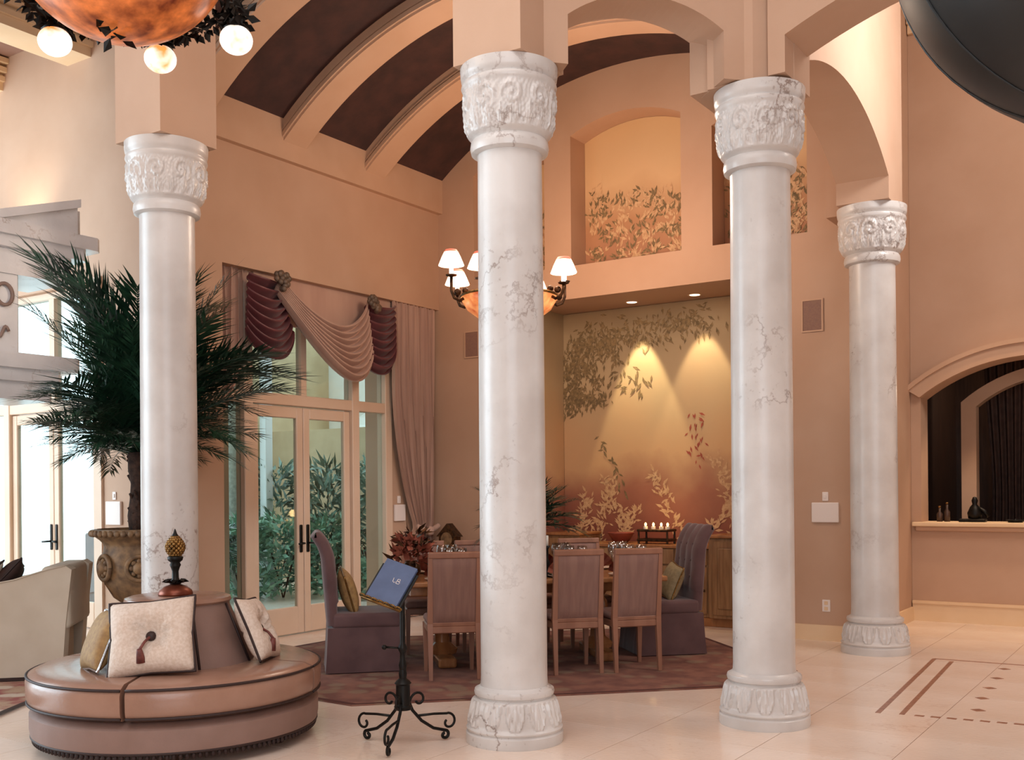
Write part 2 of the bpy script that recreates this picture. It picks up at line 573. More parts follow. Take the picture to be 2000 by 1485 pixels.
strip((-1.89, 7.33), (-2.05, 9.88), 0.035)
strip((-1.74, 7.36), (-1.89, 9.8), 0.035)
strip((-2.05, 9.88), (2.0, 9.98), 0.03)
for k in range(34):
    obj('inlay_chip', box(B(), (-1.66 + k * 0.1, 7.36 + k * 0.012, -0.002), (-1.60 + k * 0.1, 7.40 + k * 0.012, 0.0015)), INLAY, fl)
for k, (s, t) in enumerate([(-1.38, 8.22), (-1.40, 8.66), (-1.42, 9.13), (-1.44, 9.62), (-1.33, 7.77), (-0.95, 8.0), (-0.9, 8.9)]):
    M = Matrix.Translation((s, t, 0)) @ Matrix.Rotation(PI / 4, 4, 'Z')
    obj('inlay_stud', box(B(), (-0.035, -0.035, -0.002), (0.035, 0.035, 0.0015), M), INLAY, fl)

# ------------------------------------------------------------------ setting: walls of the dining room
SL = -8.05          # face of the left wall
TB = 10.5           # face of the back wall
TW = 7.2            # face of the living room window wall
S0 = -5.43          # vault axis
struct('wall_left', box(B(), (-8.6, 6.55, 3.8), (SL, TB + 0.4, 7.6)), PAINT)
struct('wall_left_pier', box(B(), (-8.09, 6.55, 0), (SL, 7.02, 3.8)), PAINT)
struct('trim_1', box(B(), (-8.1, 6.55, 5.0), (SL + 0.07, TB, 5.42)), PAINT2)
struct('wall_left_end', box(B(), (-8.6, 9.72, 0), (-8.2, TB + 0.4, 3.8)), PAINT)
struct('wall_left_return', box(B(), (-8.6, 6.55, 0), (-8.3, 7.02, 3.8)), PAINT)
struct('baseboard_left', box(B(), (-8.22, 9.72, 0), (-8.17, TB, 0.16)), CREAM)

NICHES = [(-6.12, -4.74, 4.12, 5.62, 0.16), (-4.38, -3.36, 4.12, 5.40, 0.12), (-7.50, -6.48, 4.12, 5.40, 0.12)]
holes = [[(a, z0), (b, z0)] + [(x, z) for x, z in arc(b, a, z1, rs, 12)] for a, b, z0, z1, rs in NICHES]
outer = [(-8.6, 0), (-6.77, 0), (-6.77, 3.74), (-4.09, 3.74), (-4.09, 0), (-2.85, 0), (-2.85, 7.6), (-8.6, 7.6)]
struct('wall_back', plate_bm(outer, holes, FT, TB, TB + 0.18), PAINT)
# mural alcove
struct('wall_alcove_left', box(B(), (-6.95, TB + 0.18, 0), (-6.77, 11.6, 3.92)), MURAL)
struct('wall_alcove_right', box(B(), (-4.09, TB + 0.18, 0), (-3.91, 11.6, 3.92)), MURAL)
struct('ceiling_alcove', box(B(), (-6.77, TB + 0.18, 3.74), (-4.09, 11.6, 3.92)), PAINT)
struct('wall_alcove_back', box(B(), (-6.95, 11.42, 0), (-3.91, 11.6, 3.92)), PAINT)
# back of the upper niches
struct('wall_niche_back', box(B(), (-7.7, TB + 0.36, 3.95), (-3.1, TB + 0.46, 6.0)), PAINT)
for a, b, z0, z1, rs in NICHES:
    hole = [(a, z0), (b, z0)] + arc(b, a, z1, rs, 12)
    big = [(a - 0.06, z0 - 0.06), (b + 0.06, z0 - 0.06), (b + 0.06, z1 + rs + 0.1), (a - 0.06, z1 + rs + 0.1)]
    struct('trim_niche', plate_bm(big, [hole], FT, TB + 0.18, TB + 0.36), PAINT)
struct('baseboard_back', box(B(), (-4.09, TB - 0.025, 0), (-2.85, TB, 0.155)), CREAM)
struct('baseboard_back_left', box(B(), (-8.2, TB - 0.025, 0), (-6.77, TB, 0.155)), CREAM)

# vault: dark panels and plaster ribs
RV = 4.1
ZC = 6.31 - RV


def varc(r, n=40, half=2.66):
    t = math.asin(half / r)
    return [(S0 + r * math.sin(-t + 2 * t * i / n), ZC + r * math.cos(-t + 2 * t * i / n)) for i in range(n + 1)]


def band(r0, r1, t0, t1, n=40, half=2.66):
    return plate_bm(varc(r0, n, half) + varc(r1, n, half)[::-1], [], FT, t0, t1)


vault = struct('ceiling', band(RV, RV + 0.15, 5.95, TB + 0.05), DPLUM, smooth=30)
for k, (t0, t1) in enumerate([(6.50, 6.84), (7.79, 8.12), (9.07, 9.40)]):
    r = struct('ceiling_rib', band(3.92, RV + 0.02, t0, t1, half=2.62), PAINT2, vault, smooth=30)
    obj('molding', band(3.945, 3.985, t0 - 0.022, t1 + 0.022, half=2.62), PAINT2, r, smooth=30)
    obj('fillet', band(4.005, 4.02, t0 - 0.014, t1 + 0.014, half=2.62), PAINT2, r, smooth=30)

# wall over the columns on the right, with its arch (col 3 - col 4)
ca = arc(6.95, 9.72, 4.33, 0.44, 28)
struct('wall_right', plate_bm([(6.45, 4.142), (6.95, 4.142)] + ca + [(9.72, 4.13), (10.22, 4.13), (10.22, 7.6), (6.45, 7.6)],
                              [], FS, -2.84, -2.37), PAINT)
struct('wall_right_link', box(B(), (-3.05, 10.1, 4.13), (-2.845, TB - 0.002, 7.6)), PAINT)
struct('wall_right_return', box(B(), (-3.1, TB + 0.02, 0), (-2.852, 12.8, 7.6)), PAINT)
struct('baseboard_return', box(B(), (-2.86, TB + 0.1, 0), (-2.825, 12.6, 0.155)), CREAM)
# piers over the columns
C1, C2, C3, C4 = (-6.47, 5.12), (-3.58, 5.40), (-2.44, 6.65), (-2.60, 10.02)


def pier(name, c, h, cut=None):
    s, t = c
    pts = [(s - h, t - h), (s + h, t - h), (s + h, t + h), (s - h, t + h)]
    if cut:
        pts = [(s - h, t - h), (s + h - cut, t - h), (s + h, t - h + cut), (s + h, t + h), (s - h, t + h)]
    return struct(name, plate_bm(pts, [], FZ, 4.13, 7.6), PAINT)


pier('wall_pier_left', C1, 0.255)
pier('wall_pier_middle', C2, 0.245)
pier('wall_pier_right', C3, 0.255, 0.20)
# high beam between the first two columns
struct('wall_beam_front', box(B(), (-6.3, 5.1, 5.5), (-3.7, 5.42, 7.6)), PAINT)
# low arch on the diagonal between the second and third
d = Vector((C3[0] - C2[0], C3[1] - C2[1], 0)); ln = d.length; d.normalize()
nrm = Vector((d.y, -d.x, 0))
FC = lambda p, q, e: Vector((C2[0], C2[1], 0)) + d * p + nrm * e + Vector((0, 0, q))
struct('wall_diagonal', plate_bm([(0.1, 4.137), (0.33, 4.137)] + arc(0.33, ln - 0.33, 4.44, 0.17, 24)
                                 + [(ln - 0.33, 4.137), (ln - 0.1, 4.137), (ln - 0.1, 7.6), (0.1, 7.6)], [], FC, -0.17, 0.17), PAINT)
# arch running on to the right over the foyer
struct('wall_foyer', plate_bm([(-2.3, 4.146), (-2.19, 4.146)] + arc(-2.19, 0.9, 4.38, 0.34, 28) + [(0.9, 4.13), (1.4, 4.13), (1.4, 7.6), (-2.3, 7.6)],
                              [], FT, 6.43, 6.86), PAINT)
# hall wall with the arched bar opening
bo = [(-2.74, 1.12), (-0.4, 1.12), (-0.4, 2.55)] + arc(-0.4, -2.74, 2.55, 0.40, 24)
struct('wall_hall', plate_bm([(-2.85, 0), (4.5, 0), (4.5, 7.6), (-2.85, 7.6)], [bo], FT, 12.6, 12.95), PAINT)
ar_o = arc(-2.86, -0.28, 2.63, 0.46, 24)
ar_i = arc(-2.74, -0.40, 2.55, 0.40, 24)
struct('trim_2', plate_bm(ar_o + ar_i[::-1], [], FT, 12.53, 12.6), PAINT2)
ar_o2 = arc(-2.90, -0.24, 2.66, 0.48, 24)
struct('trim_3', plate_bm(ar_o2 + arc(-2.86, -0.28, 2.63, 0.46, 24)[::-1], [], FT, 12.50, 12.6), PAINT2)
struct('baseboard_hall', box(B(), (-2.84, 12.57, 0), (4.5, 12.6, 0.2)), CREAM)
struct('trim_4', box(B(), (-2.84, 12.555, 0.2), (4.5, 12.6, 0.23)), CREAM)
for k, (z0, z1, dp) in enumerate([(6.72, 6.82, 0.05), (6.82, 6.96, 0.10), (6.96, 7.1, 0.18), (7.1, 7.3, 0.25)]):
    struct('trim_crown', box(B(), (-2.84, 12.6 - dp, z0), (4.5, 12.6, z1)), CREAM)
# bar room behind the opening
struct('wall_bar_left', box(B(), (-3.2, 12.95, 0), (-3.0, 16.2, 3.6)), DARKW)
struct('wall_bar_back', box(B(), (-3.2, 16.0, 0), (1.5, 16.2, 3.6)), DARKW)
struct('wall_bar_right', box(B(), (1.2, 12.95, 0), (1.4, 16.2, 3.6)), DARKW)
struct('ceiling_bar', box(B(), (-3.2, 12.95, 3.4), (1.5, 16.2, 3.6)), DARKW)
struct('floor_bar', box(B(), (-3.2, 12.95, -0.1), (1.5, 16.2, 0)), DARKW)
ia = [(-2.35, 0), (-0.5, 0), (-0.5, 2.5)] + arc(-0.5, -2.35, 2.5, 0.34, 20)
io = [(-2.52, 0), (-0.3, 0), (-0.3, 2.56)] + arc(-0.3, -2.52, 2.56, 0.42, 20)
struct('trim_5', plate_bm(io, [ia], FT, 13.75, 13.95), PAINT2)
struct('trim_6', box(B(), (-2.98, 13.3, 0), (-2.84, 13.42, 3.4)), PAINT2)
# counter ledge of the opening
ledge = thing('bar_counter', 'pale stone counter ledge along the bottom of the arched bar opening', 'counter', (-1.57, 12.6, 1.03))
obj('slab', bevbox((-1.26, -0.09, 0.05), (1.25, 0.42, 0.10), 0.012), CREAM, ledge)
obj('molding', bevbox((-1.23, -0.05, 0.0), (1.22, 0.0, 0.05), 0.012), PAINT2, ledge)

# living room window wall, ceilings, outer shell
struct('wall_living', plate_bm([(-14, 0), (-13.2, 0), (-13.2, 3.9), (-10.33, 3.9), (-10.33, 0), (-8.6, 0), (-8.6, 7.6), (-14, 7.6)],
                               [], FT, TW, TW + 0.35), PAINT)
struct('wall_living_join', box(B(), (-8.62, 6.9, 0), (-8.3, TW + 0.1, 7.6)), PAINT)
struct('wall_living_side', box(B(), (-10.6, 3.6, 0), (-10.0, 5.62, 6.8)), PAINT)
struct('ceiling_living', box(B(), (-14, -1.0, 6.8), (-6.9, TW + 0.1, 6.95)), LCEIL)
for a, b, z in ((-10.82, -10.38, 6.42), (-12.55, -12.12, 6.42)):
    r = struct('ceiling_beam', box(B(), (a, 0.5, z), (b, TW, 6.8)), CREAM)
    for dz, dx in ((0.10, 0.05), (0.2, 0.09), (0.3, 0.13)):
        obj('molding', box(B(), (b - 0.01, 0.5, z + dz), (b + dx, TW, z + dz + 0.06)), CREAM, r)
        obj('molding', box(B(), (a - dx, 0.5, z + dz), (a + 0.01, TW, z + dz + 0.06)), CREAM, r)
struct('ceiling_foyer', box(B(), (-8.6, -6, 7.6), (6.5, 16.2, 7.8)), PAINT)
struct('ceiling_foyer_left', box(B(), (-14, -6, 7.6), (-8.6, 7.55, 7.8)), PAINT)
struct('wall_foyer_back', box(B(), (-14, -6.2, 0), (6.5, -6, 7.6)), PAINT)
struct('wall_foyer_right', box(B(), (6.3, -6, 0), (6.5, 13, 7.6)), PAINT)


# ------------------------------------------------------------------ windows and French doors
def french(name, s, t0, t1, zt, mull, doors, ztrans, axis='s', sign=1):
    """window wall: posts at mull, doors between pairs in doors; frame along t (axis s) or along s (axis t)"""
    root = struct(name, B(), FRAME)
    F = (lambda p, d, z: (s + d, p, z)) if axis == 's' else (lambda p, d, z: (p, s + d, z))

    def bar(nm, p0, p1, d0, d1, z0, z1, m, par):
        a, b = F(p0, d0, z0), F(p1, d1, z1)
        lo = tuple(min(x, y) for x, y in zip(a, b)); hi = tuple(max(x, y) for x, y in zip(a, b))
        return obj(nm, bevbox(lo, hi, 0.008, 1) if m is not GLASS else box(B(), lo, hi), m, par)
    for p, w in mull:
        bar('post', p - w / 2, p + w / 2, -0.07, 0.07, 0, zt, FRAME, root)
    bar('head', t0, t1, -0.06, 0.06, zt - 0.08, zt, FRAME, root)
    bar('transom_bar', t0, t1, -0.06, 0.06, ztrans, ztrans + 0.12, FRAME, root)
    ps = sorted(mull)
    for (a, wa), (b, wb) in zip(ps[:-1], ps[1:]):
        bar('pane', a + wa / 2, b - wb / 2, -0.006, 0.006, ztrans + 0.12, zt - 0.08, GLASS, root)
        isdoor = any(abs(a - x) < 0.01 for x, y in doors)
        if not isdoor:
            bar('sill_rail', a + wa / 2, b - wb / 2, -0.05, 0.05, 0, 0.14, FRAME, root)
            bar('pane', a + wa / 2, b - wb / 2, -0.006, 0.006, 0.14, ztrans, GLASS, root)
    for a, b in doors:
        wa = dict(ps)[a]; wb = dict(ps)[b]
        x0, x1 = a + wa / 2 + 0.006, b - wb / 2 - 0.006
        mid = (x0 + x1) / 2
        for q0, q1, hs in ((x0, mid - 0.004, 1), (mid + 0.004, x1, -1)):
            lf = struct('door_leaf', B(), FRAME, root)
            st = 0.095
            bar('stile', q0, q0 + st, -0.03, 0.03, 0.01, ztrans - 0.01, FRAME, lf)
            bar('stile', q1 - st, q1, -0.03, 0.03, 0.01, ztrans - 0.01, FRAME, lf)
            bar('rail', q0 + st, q1 - st, -0.03, 0.03, 0.01, 0.30, FRAME, lf)
            bar('rail', q0 + st, q1 - st, -0.03, 0.03, ztrans - 0.13, ztrans - 0.01, FRAME, lf)
            bar('pane', q0 + st, q1 - st, -0.005, 0.005, 0.30, ztrans - 0.13, GLASS, lf)
            hx = q1 - st / 2 if hs > 0 else q0 + st / 2
            dd = 0.03 * sign
            bar('handle_plate', hx - 0.022, hx + 0.022, dd, dd + 0.012 * sign, 0.88, 1.18, IRON, lf)
            hb = B()
            tube(hb, [F(hx, dd, 0.98), F(hx, dd + 0.06 * sign, 0.98), F(hx - 0.09 * hs, dd + 0.065 * sign, 0.975)], 0.011, 8)
            obj('door_handle', hb, IRON, lf, True)
    return root


w1 = french('window_1', -8.24, 7.02, 9.72, 3.82, [(7.05, 0.07), (7.46, 0.12), (9.08, 0.12), (9.66, 0.12)], [(7.46, 9.08)], 2.46)
bt = B(); box(bt, (-8.28, 8.235, 2.58), (-8.2, 8.315, 3.74)); obj('post', bt, FRAME, w1)
w2 = french('window_2', TW + 0.12, -13.2, -10.33, 3.9, [(-13.17, 0.08), (-12.2, 0.12), (-10.38, 0.12)], [(-12.2, -10.38)], 2.5, 't', -1)
bt = B(); box(bt, (-11.33, TW + 0.07, 2.62), (-11.23, TW + 0.17, 3.82)); obj('post', bt, FRAME, w2)
struct('trim_7', box(B(), (-10.36, TW - 0.03, 0), (-10.22, TW + 0.06, 3.95)), FRAME)

# ------------------------------------------------------------------ marble columns


def scroll(u, v):
    """carved volute in a unit cell, -1..1 each way: height 0..1"""
    r = math.hypot(u, v)
    if r > 1: return 0.0
    a = math.atan2(v, u)
    w = math.sin(a + 9.0 * r)
    return max(0.0, min(1.0, 0.5 + 0.8 * w)) * (1 - r ** 4)


def cap_disp(a, z):
    z0, z1 = 3.72, 3.99
    if z < z0 or z > z1: return 0.0
    q = (z - z0) / (z1 - z0)
    edge = min(1, q / 0.06, (1 - q) / 0.06)
    n = 10
    x = (a / (2 * PI) * n) % 1.0
    k = int(a / (2 * PI) * n)
    sx = (x - 0.5) * 2 * (1 if k % 2 else -1)
    h = scroll(sx * 1.05, (q - 0.63) / 0.37) * 0.9
    y = ((a / (2 * PI) * n * 2) + 0.25) % 1.0
    lf = max(0.0, 1 - abs(y - 0.5) * 2.4 - abs(q - 0.2) * 2.0)
    vein = 0.75 + 0.25 * math.cos(y * 40)
    h = max(h, lf * vein * 1.3)
    st = max(0.0, 1 - abs(sx - 0.1) * 7) * (1 if q < 0.4 else 0)
    return 0.016 * (max(h, st * 0.7) - 0.35 + 0.22 * math.sin(a * 61 + 3 * math.sin(q * 9)) * math.sin(q * 31 + 2 * math.sin(a * 13))) * edge


def base_disp(a, z):
    z0, z1 = 0.105, 0.265
    if z < z0 or z > z1: return 0.0
    q = (z - z0) / (z1 - z0)
    edge = min(1, q / 0.08, (1 - q) / 0.08)
    n = 12
    x = ((a / (2 * PI) * n) % 1.0 - 0.5) * 2
    w = 0.85 * math.sqrt(max(0.0, 1 - (1 - q) ** 2 * 0.9))
    leaf = 1.0 if abs(x) < w else 0.2
    rim = math.exp(-((abs(x) - w * 0.82) / 0.12) ** 2)
    mid = math.exp(-(x / 0.12) ** 2)
    rib = 0.5 + 0.5 * math.cos(abs(x) * 22 + q * 5)
    return 0.017 * (0.35 * leaf + 0.5 * rim + 0.4 * mid + 0.25 * rib * leaf - 0.6) * edge


def fine(a, b, n): return [(a[0] + (b[0] - a[0]) * i / n, a[1] + (b[1] - a[1]) * i / n) for i in range(n + 1)]


def make_column(label):
    t = thing('marble_column', label, 'column')
    prof = [(0, 0), (0.297, 0), (0.30, 0.012), (0.30, 0.062), (0.288, 0.072), (0.288, 0.078), (0.296, 0.084), (0.298, 0.093), (0.292, 0.1)]
    prof += [(0.286 - 0.03 * q * q, 0.105 + 0.16 * q) for q in [i / 22 for i in range(23)]]
    prof += [(0.246, 0.27), (0.232, 0.275), (0.232, 0.283), (0.243, 0.29), (0.248, 0.308), (0.243, 0.325), (0.225, 0.332), (0.212, 0.345), (0, 0.345)]
    obj('base', lathe(B(), prof, 240, disp=base_disp), MARB, t, 40)
    sh = [(0, 0.345), (0.208, 0.345), (0.205, 0.40)] + [(0.205 - 0.007 * (i / 12) ** 2, 0.40 + (3.56 - 0.40) * i / 12) for i in range(1, 13)] + [(0.2, 3.60), (0, 3.60)]
    obj('shaft', lathe(B(), sh, 64), MARB, t, 40)
    cp = [(0, 3.595), (0.212, 3.597), (0.236, 3.61), (0.243, 3.64), (0.238, 3.675), (0.228, 3.688), (0.236, 3.70), (0.25, 3.71)]
    cp += [(0.258 + 0.027 * math.sin(min(1, q / 0.55) * PI / 2) + 0.002 * q, 3.72 + 0.27 * q) for q in [i / 34 for i in range(35)]]
    cp += [(0.290, 3.995), (0.296, 4.01), (0.292, 4.028), (0.282, 4.034), (0.284, 4.045), (0.295, 4.055), (0.299, 4.08), (0.301, 4.128), (0.0, 4.128)]
    obj('capital', lathe(B(), cp, 300, disp=cap_disp), MARB, t, 40)
    return t


c0 = make_column('tall pale marble column with carved capital standing behind the round settee')
c0.location = (C1[0], C1[1], 0)
for (s, t), lb, sc in ((C2, 'pale marble column beside the black iron menu stand, in the middle of the room', 1.0),
                       (C3, 'grey veined marble column standing right of the dining chairs, with long cracks', 0.975),
                       (C4, 'farthest marble column, standing against the wall corner beside the bar opening', 1.035)):
    c = copy_tree(c0)
    c.location = (s, t, 0)
    c['label'] = lb
    c.scale = (sc, sc, 1.0)
    c.rotation_euler = (0, 0, s * 2.1)


# ------------------------------------------------------------------ mural and painted niches
def painted_leaves(name, spots, m, f, parent, lmin=0.05, lmax=0.13, per=9):
    bm = B()
    for (p, q, spread, ang, n) in spots:
        for k in range(n):
            x = p + random.gauss(0, spread); z = q + random.gauss(0, spread * 0.7)
            a = ang + random.gauss(0, 0.5)
            L = random.uniform(lmin, lmax); w = L * 0.16
            dx, dz = math.cos(a), math.sin(a)
            pts = [(x, z), (x + dx * L * .45 - dz * w, z + dz * L * .45 + dx * w), (x + dx * L, z + dz * L), (x + dx * L * .45 + dz * w, z + dz * L * .45 - dx * w)]
            dep = random.random() * 0.006
            bm.faces.new([bm.verts.new(f(a_, b_) - Vector((0, dep, 0))) for a_, b_ in pts])
    o = obj(name, bm, m, parent, fix=False)
    o['kind'] = 'stuff'
    return o


mur = tag(obj('mural', box(B(), (-6.765, 11.395, 0.02), (-4.095, 11.42, 3.735)), MURAL),
          'painted bamboo mural, gold above and rust red below, filling the alcove', 'mural')
fm = lambda p, q: Vector((p, 11.3935, q))
spots = []
for k in range(90):   # hanging bamboo from the top left
    x = random.uniform(0, 1)
    spots.append((-6.68 + 1.15 * x * random.random(), 2.55 + 0.85 * random.random() + 0.15 * x, 0.09, -PI / 2 + random.uniform(-.8, .5), 7))
for k in range(60):
    x = random.random()
    spots.append((-6.5 + 1.7 * x, 3.25 + 0.3 * random.random() + 0.1 * x, 0.09, -PI / 2 + random.uniform(-1, 1), 6))
spots = [s for s in spots if s[0] < -4.5]
painted_leaves('dark_bamboo_leaves', spots, PLEAF, fm, mur)
sp = []
for x0, z0, x1, z1, n in ((-5.15, 0.9, -5.55, 1.75, 16), (-4.35, 0.85, -4.75, 1.9, 24), (-5.9, 0.95, -6.2, 1.7, 16), (-6.3, 0.9, -6.1, 1.6, 16), (-4.5, 1.0, -4.15, 1.6, 16), (-6.55, 0.9, -6.45, 1.45, 18), (-6.0, 0.95, -5.75, 1.3, 14), (-4.8, 1.05, -4.5, 1.4, 10)):
    for k in range(n):
        q = k / n
        sp.append((x0 + (x1 - x0) * q, z0 + (z1 - z0) * q, 0.045, PI / 2 + random.choice((-0.7, 0.7)), 5))
painted_leaves('pale_bamboo_leaves', sp, PLEAF2, fm, mur, 0.06, 0.12)
sp = [(-4.98 + random.uniform(-.1, .1), 1.85 + 0.6 * k / 14, 0.03, -PI / 2 + random.uniform(-.6, .6), 2) for k in range(15)]
painted_leaves('red_painted_leaves', sp, PLEAF3, fm, mur, 0.05, 0.09)
sp = [(-6.25 + 0.35 * q + random.uniform(-.04, .04), 2.2 - 0.75 * q, 0.02, -0.7 if k % 2 else -2.0, 1) for k, q in enumerate([i / 18 for i in range(18)])]
painted_leaves('green_sprig_leaves', sp, PLEAF, fm, mur, 0.07, 0.12)

for k, ((a, b, z0, z1, rs), lab) in enumerate(zip(NICHES, ('arched painting of pale bamboo in the middle wall niche above the alcove',
                                                          'painted panel in the wall niche half hidden by the right column capital',
                                                          'painted panel in the wall niche hidden behind the middle column'))):
    pn = tag(obj('niche_painting', plate_bm([(a + .003, z0 + .003), (b - .003, z0 + .003)] + arc(b - .003, a + .003, z1, rs - .003, 12), [], FT, TB + 0.335, TB + 0.358), NICHEP), lab, 'painting')
    fn = lambda p, q: Vector((p, TB + 0.3335, q))
    sp = []
    for i in range(190):
        p = random.uniform(a + 0.07, b - 0.07)
        top = z0 + 0.95 - 0.25 * (p - a) / (b - a)
        sp.append((p, random.uniform(z0 + 0.05, top), 0.03, PI / 2 + random.uniform(-1, 1), 4))
    half = len(sp) // 2
    painted_leaves('dark_bamboo_leaves', sp[:half], PLEAF, fn, pn, 0.05, 0.1)
    painted_leaves('pale_bamboo_leaves', sp[half:], PLEAF2, fn, pn, 0.05, 0.11)

for k, (s, lab) in enumerate(((-5.66, 'lit recessed downlight in the alcove ceiling nearer the middle column'), (-4.86, 'recessed downlight in the alcove ceiling nearer the right column'))):
    dl = thing('downlight', lab, 'light', (s, 11.12, 3.74))
    obj('trim_ring', lathe(B(), [(0.062, 0.0), (0.078, -0.004), (0.078, 0.0)], 24), CREAM, dl, True)
    obj('lens', lathe(B(), [(0, -0.002), (0.06, -0.002), (0.06, 0.0)], 24), SHADE, dl, True)

for (s, z, w, h), lab in zip([(-3.315, 3.27, 0.22, 0.33), (-7.54, 3.33, 0.22, 0.33)],
                             ['square in-wall speaker grille between the right column and the far column', 'square in-wall speaker grille left of the dining chandelier']):
    sp_ = thing('wall_speaker', lab, 'speaker', (s, TB, z))
    obj('frame', plate_bm([(-w / 2, -h / 2), (w / 2, -h / 2), (w / 2, h / 2), (-w / 2, h / 2)], [[(-w / 2 + .015, -h / 2 + .015), (w / 2 - .015, -h / 2 + .015), (w / 2 - .015, h / 2 - .015), (-w / 2 + .015, h / 2 - .015)]], FT, -0.016, 0), PAINT2, sp_)
    obj('grille', box(B(), (-w / 2 + .015, -0.01, -h / 2 + .015), (w / 2 - .015, 0, h / 2 - .015)), GREYP, sp_)


def wall_panel(lab, loc, rz, w=0.27, h=0.20):
    p = thing('control_panel', lab, 'panel', loc, rz)
    obj('case', bevbox((-w / 2, -0.03, -h / 2), (w / 2, 0, h / 2), 0.008, 2), WHITE, p)
    obj('switch_plate', bevbox((-0.03, -0.012, h / 2 + 0.015), (0.03, 0, h / 2 + 0.105), 0.004, 1), WHITE, p)
    obj('switch', bevbox((-0.012, -0.02, h / 2 + 0.04), (0.012, -0.01, h / 2 + 0.08), 0.003, 1), WHITE, p)


wall_panel('white control panel and switch on the wall between right and far columns', (-3.2, TB, 1.285), 0)
wall_panel('white control panel and switch on the wall beside the tied drape', (-8.2, 9.86, 1.27), PI / 2, 0.2, 0.2)
wall_panel('white control panel on the living room wall left of the palm urn', (-10.02, TW, 1.32), 0, 0.26, 0.26)
ol = thing('wall_outlet', 'white power outlet low on the wall beside the right column', 'outlet', (-3.2, TB, 0.35))
obj('plate', bevbox((-0.04, -0.01, -0.06), (0.04, 0, 0.06), 0.004, 1), WHITE, ol)
for dz in (-0.028, 0.028):
    obj('socket', bevbox((-0.018, -0.014, dz - 0.018), (0.018, -0.009, dz + 0.018), 0.004, 1), CREAM, ol)


# ------------------------------------------------------------------ drapes
def drape(label, f_left, f_right, zt, zb, folds, s0, amp, m, tie=None):
    t = thing('drape', label, 'curtain', (s0, f_left(zt), 0))
    bm = B()
    nz = 60

    def pt(u, v):
        z = zt + (zb - zt) * v
        a, b = f_left(z), f_right(z)
        sq = (b - a) / (f_right(zt) - f_left(zt))
        am = amp * (0.55 + 0.45 * min(1.3, sq))
        ph = 2 * PI * folds * u
        return Vector((am * math.sin(ph) + 0.012 * math.sin(ph * 0.37 + z * 2), a + (b - a) * u - f_left(zt) + 0.01 * math.sin(ph * 2 + 1), z))
    sheet(bm, pt, folds * 10, nz)
    obj('cloth', bm, m, t, True, fix=False)
    if tie:
        zt_, p0, p1 = tie
        tb = B()
        tube(tb, [(0.065 + 0.02 * math.sin(k / 12 * PI), p0 + (p1 - p0) * k / 12 - f_left(zt), zt_ - 0.05 * math.sin(k / 12 * PI)) for k in range(13)], 0.032, 8)
        obj('tieback', tb, m, t, True)
        bb = B(); ball(bb, (0.10, (p0 + p1) / 2 - f_left(zt), zt_ - 0.06), 0.06, (0.8, 1, 1)); obj('knot', bb, m, t, True)
    return t


def fl_r(z):
    if z > 2.95: return 9.62
    if z > 1.1:
        q = (2.95 - z) / 1.85
        return 9.62 + 0.42 * q ** 2.0
    return 10.04 - 0.22 * min(1, (1.1 - z) / 0.55) ** 0.8


def fr_r(z):
    if z > 1.1: return 10.44 - 0.06 * max(0, (2.4 - z) / 1.3)
    return 10.36 + 0.08 * min(1, (1.1 - z) / 0.5)


drape('long taupe drape tied back beside the dining room corner', fl_r, fr_r, 3.8, 0.01, 11, -8.09, 0.045, TAUPE, (1.1, 10.0, 10.42))


def fr_l(z):
    if z > 3.0: return 7.42
    if z > 2.2: return 7.42 - 0.38 * ((3.0 - z) / 0.8) ** 1.2
    return 7.04


def fl_l(z):
    if z > 3.0: return 7.03
    if z > 2.2: return 7.03 - 0.13 * (3.0 - z) / 0.8
    return 6.90


drape('taupe drape gathered to the left of the French doors behind the palm', fl_l, fr_l, 3.8, 0.01, 5, -8.15, 0.03, TAUPE)

val = thing('swag_valance', 'layered window valance of taupe and burgundy swags over the French doors', 'valance', (-8.05, 8.4, 3.3))
VL = Vector((-8.05, 8.4, 3.3))


def swag(name, A, A2, Bp, B2, sag_t, sag_b, s_, nf, m, skew=(1.0, 1.0), bulge=0.09):
    """folds run from the edge A..A2 (t, z) to the edge Bp..B2; each row sags like a hung cloth"""
    bm = B()

    def pt(u, v):
        ta, za = A[0] + (A2[0] - A[0]) * v, A[1] + (A2[1] - A[1]) * v
        tb, zb_ = Bp[0] + (B2[0] - Bp[0]) * v, Bp[1] + (B2[1] - Bp[1]) * v
        us = u ** (skew[0] + (skew[1] - skew[0]) * v)
        sag = sag_t + (sag_b - sag_t) * v
        z = za + (zb_ - za) * u - sag * (4 * us * (1 - us)) ** 0.72
        f = math.sin(2 * PI * nf * v)
        e = (4 * u * (1 - u)) ** 0.4
        return Vector((s_ + bulge * math.sin(PI * u) * (0.5 + 0.5 * v) + 0.055 * f * (0.3 + 0.7 * e), ta + (tb - ta) * u, z + 0.014 * f * e)) - VL
    sheet(bm, pt, 44, nf * 8)
    return obj(name, bm, m, val, True, fix=False)


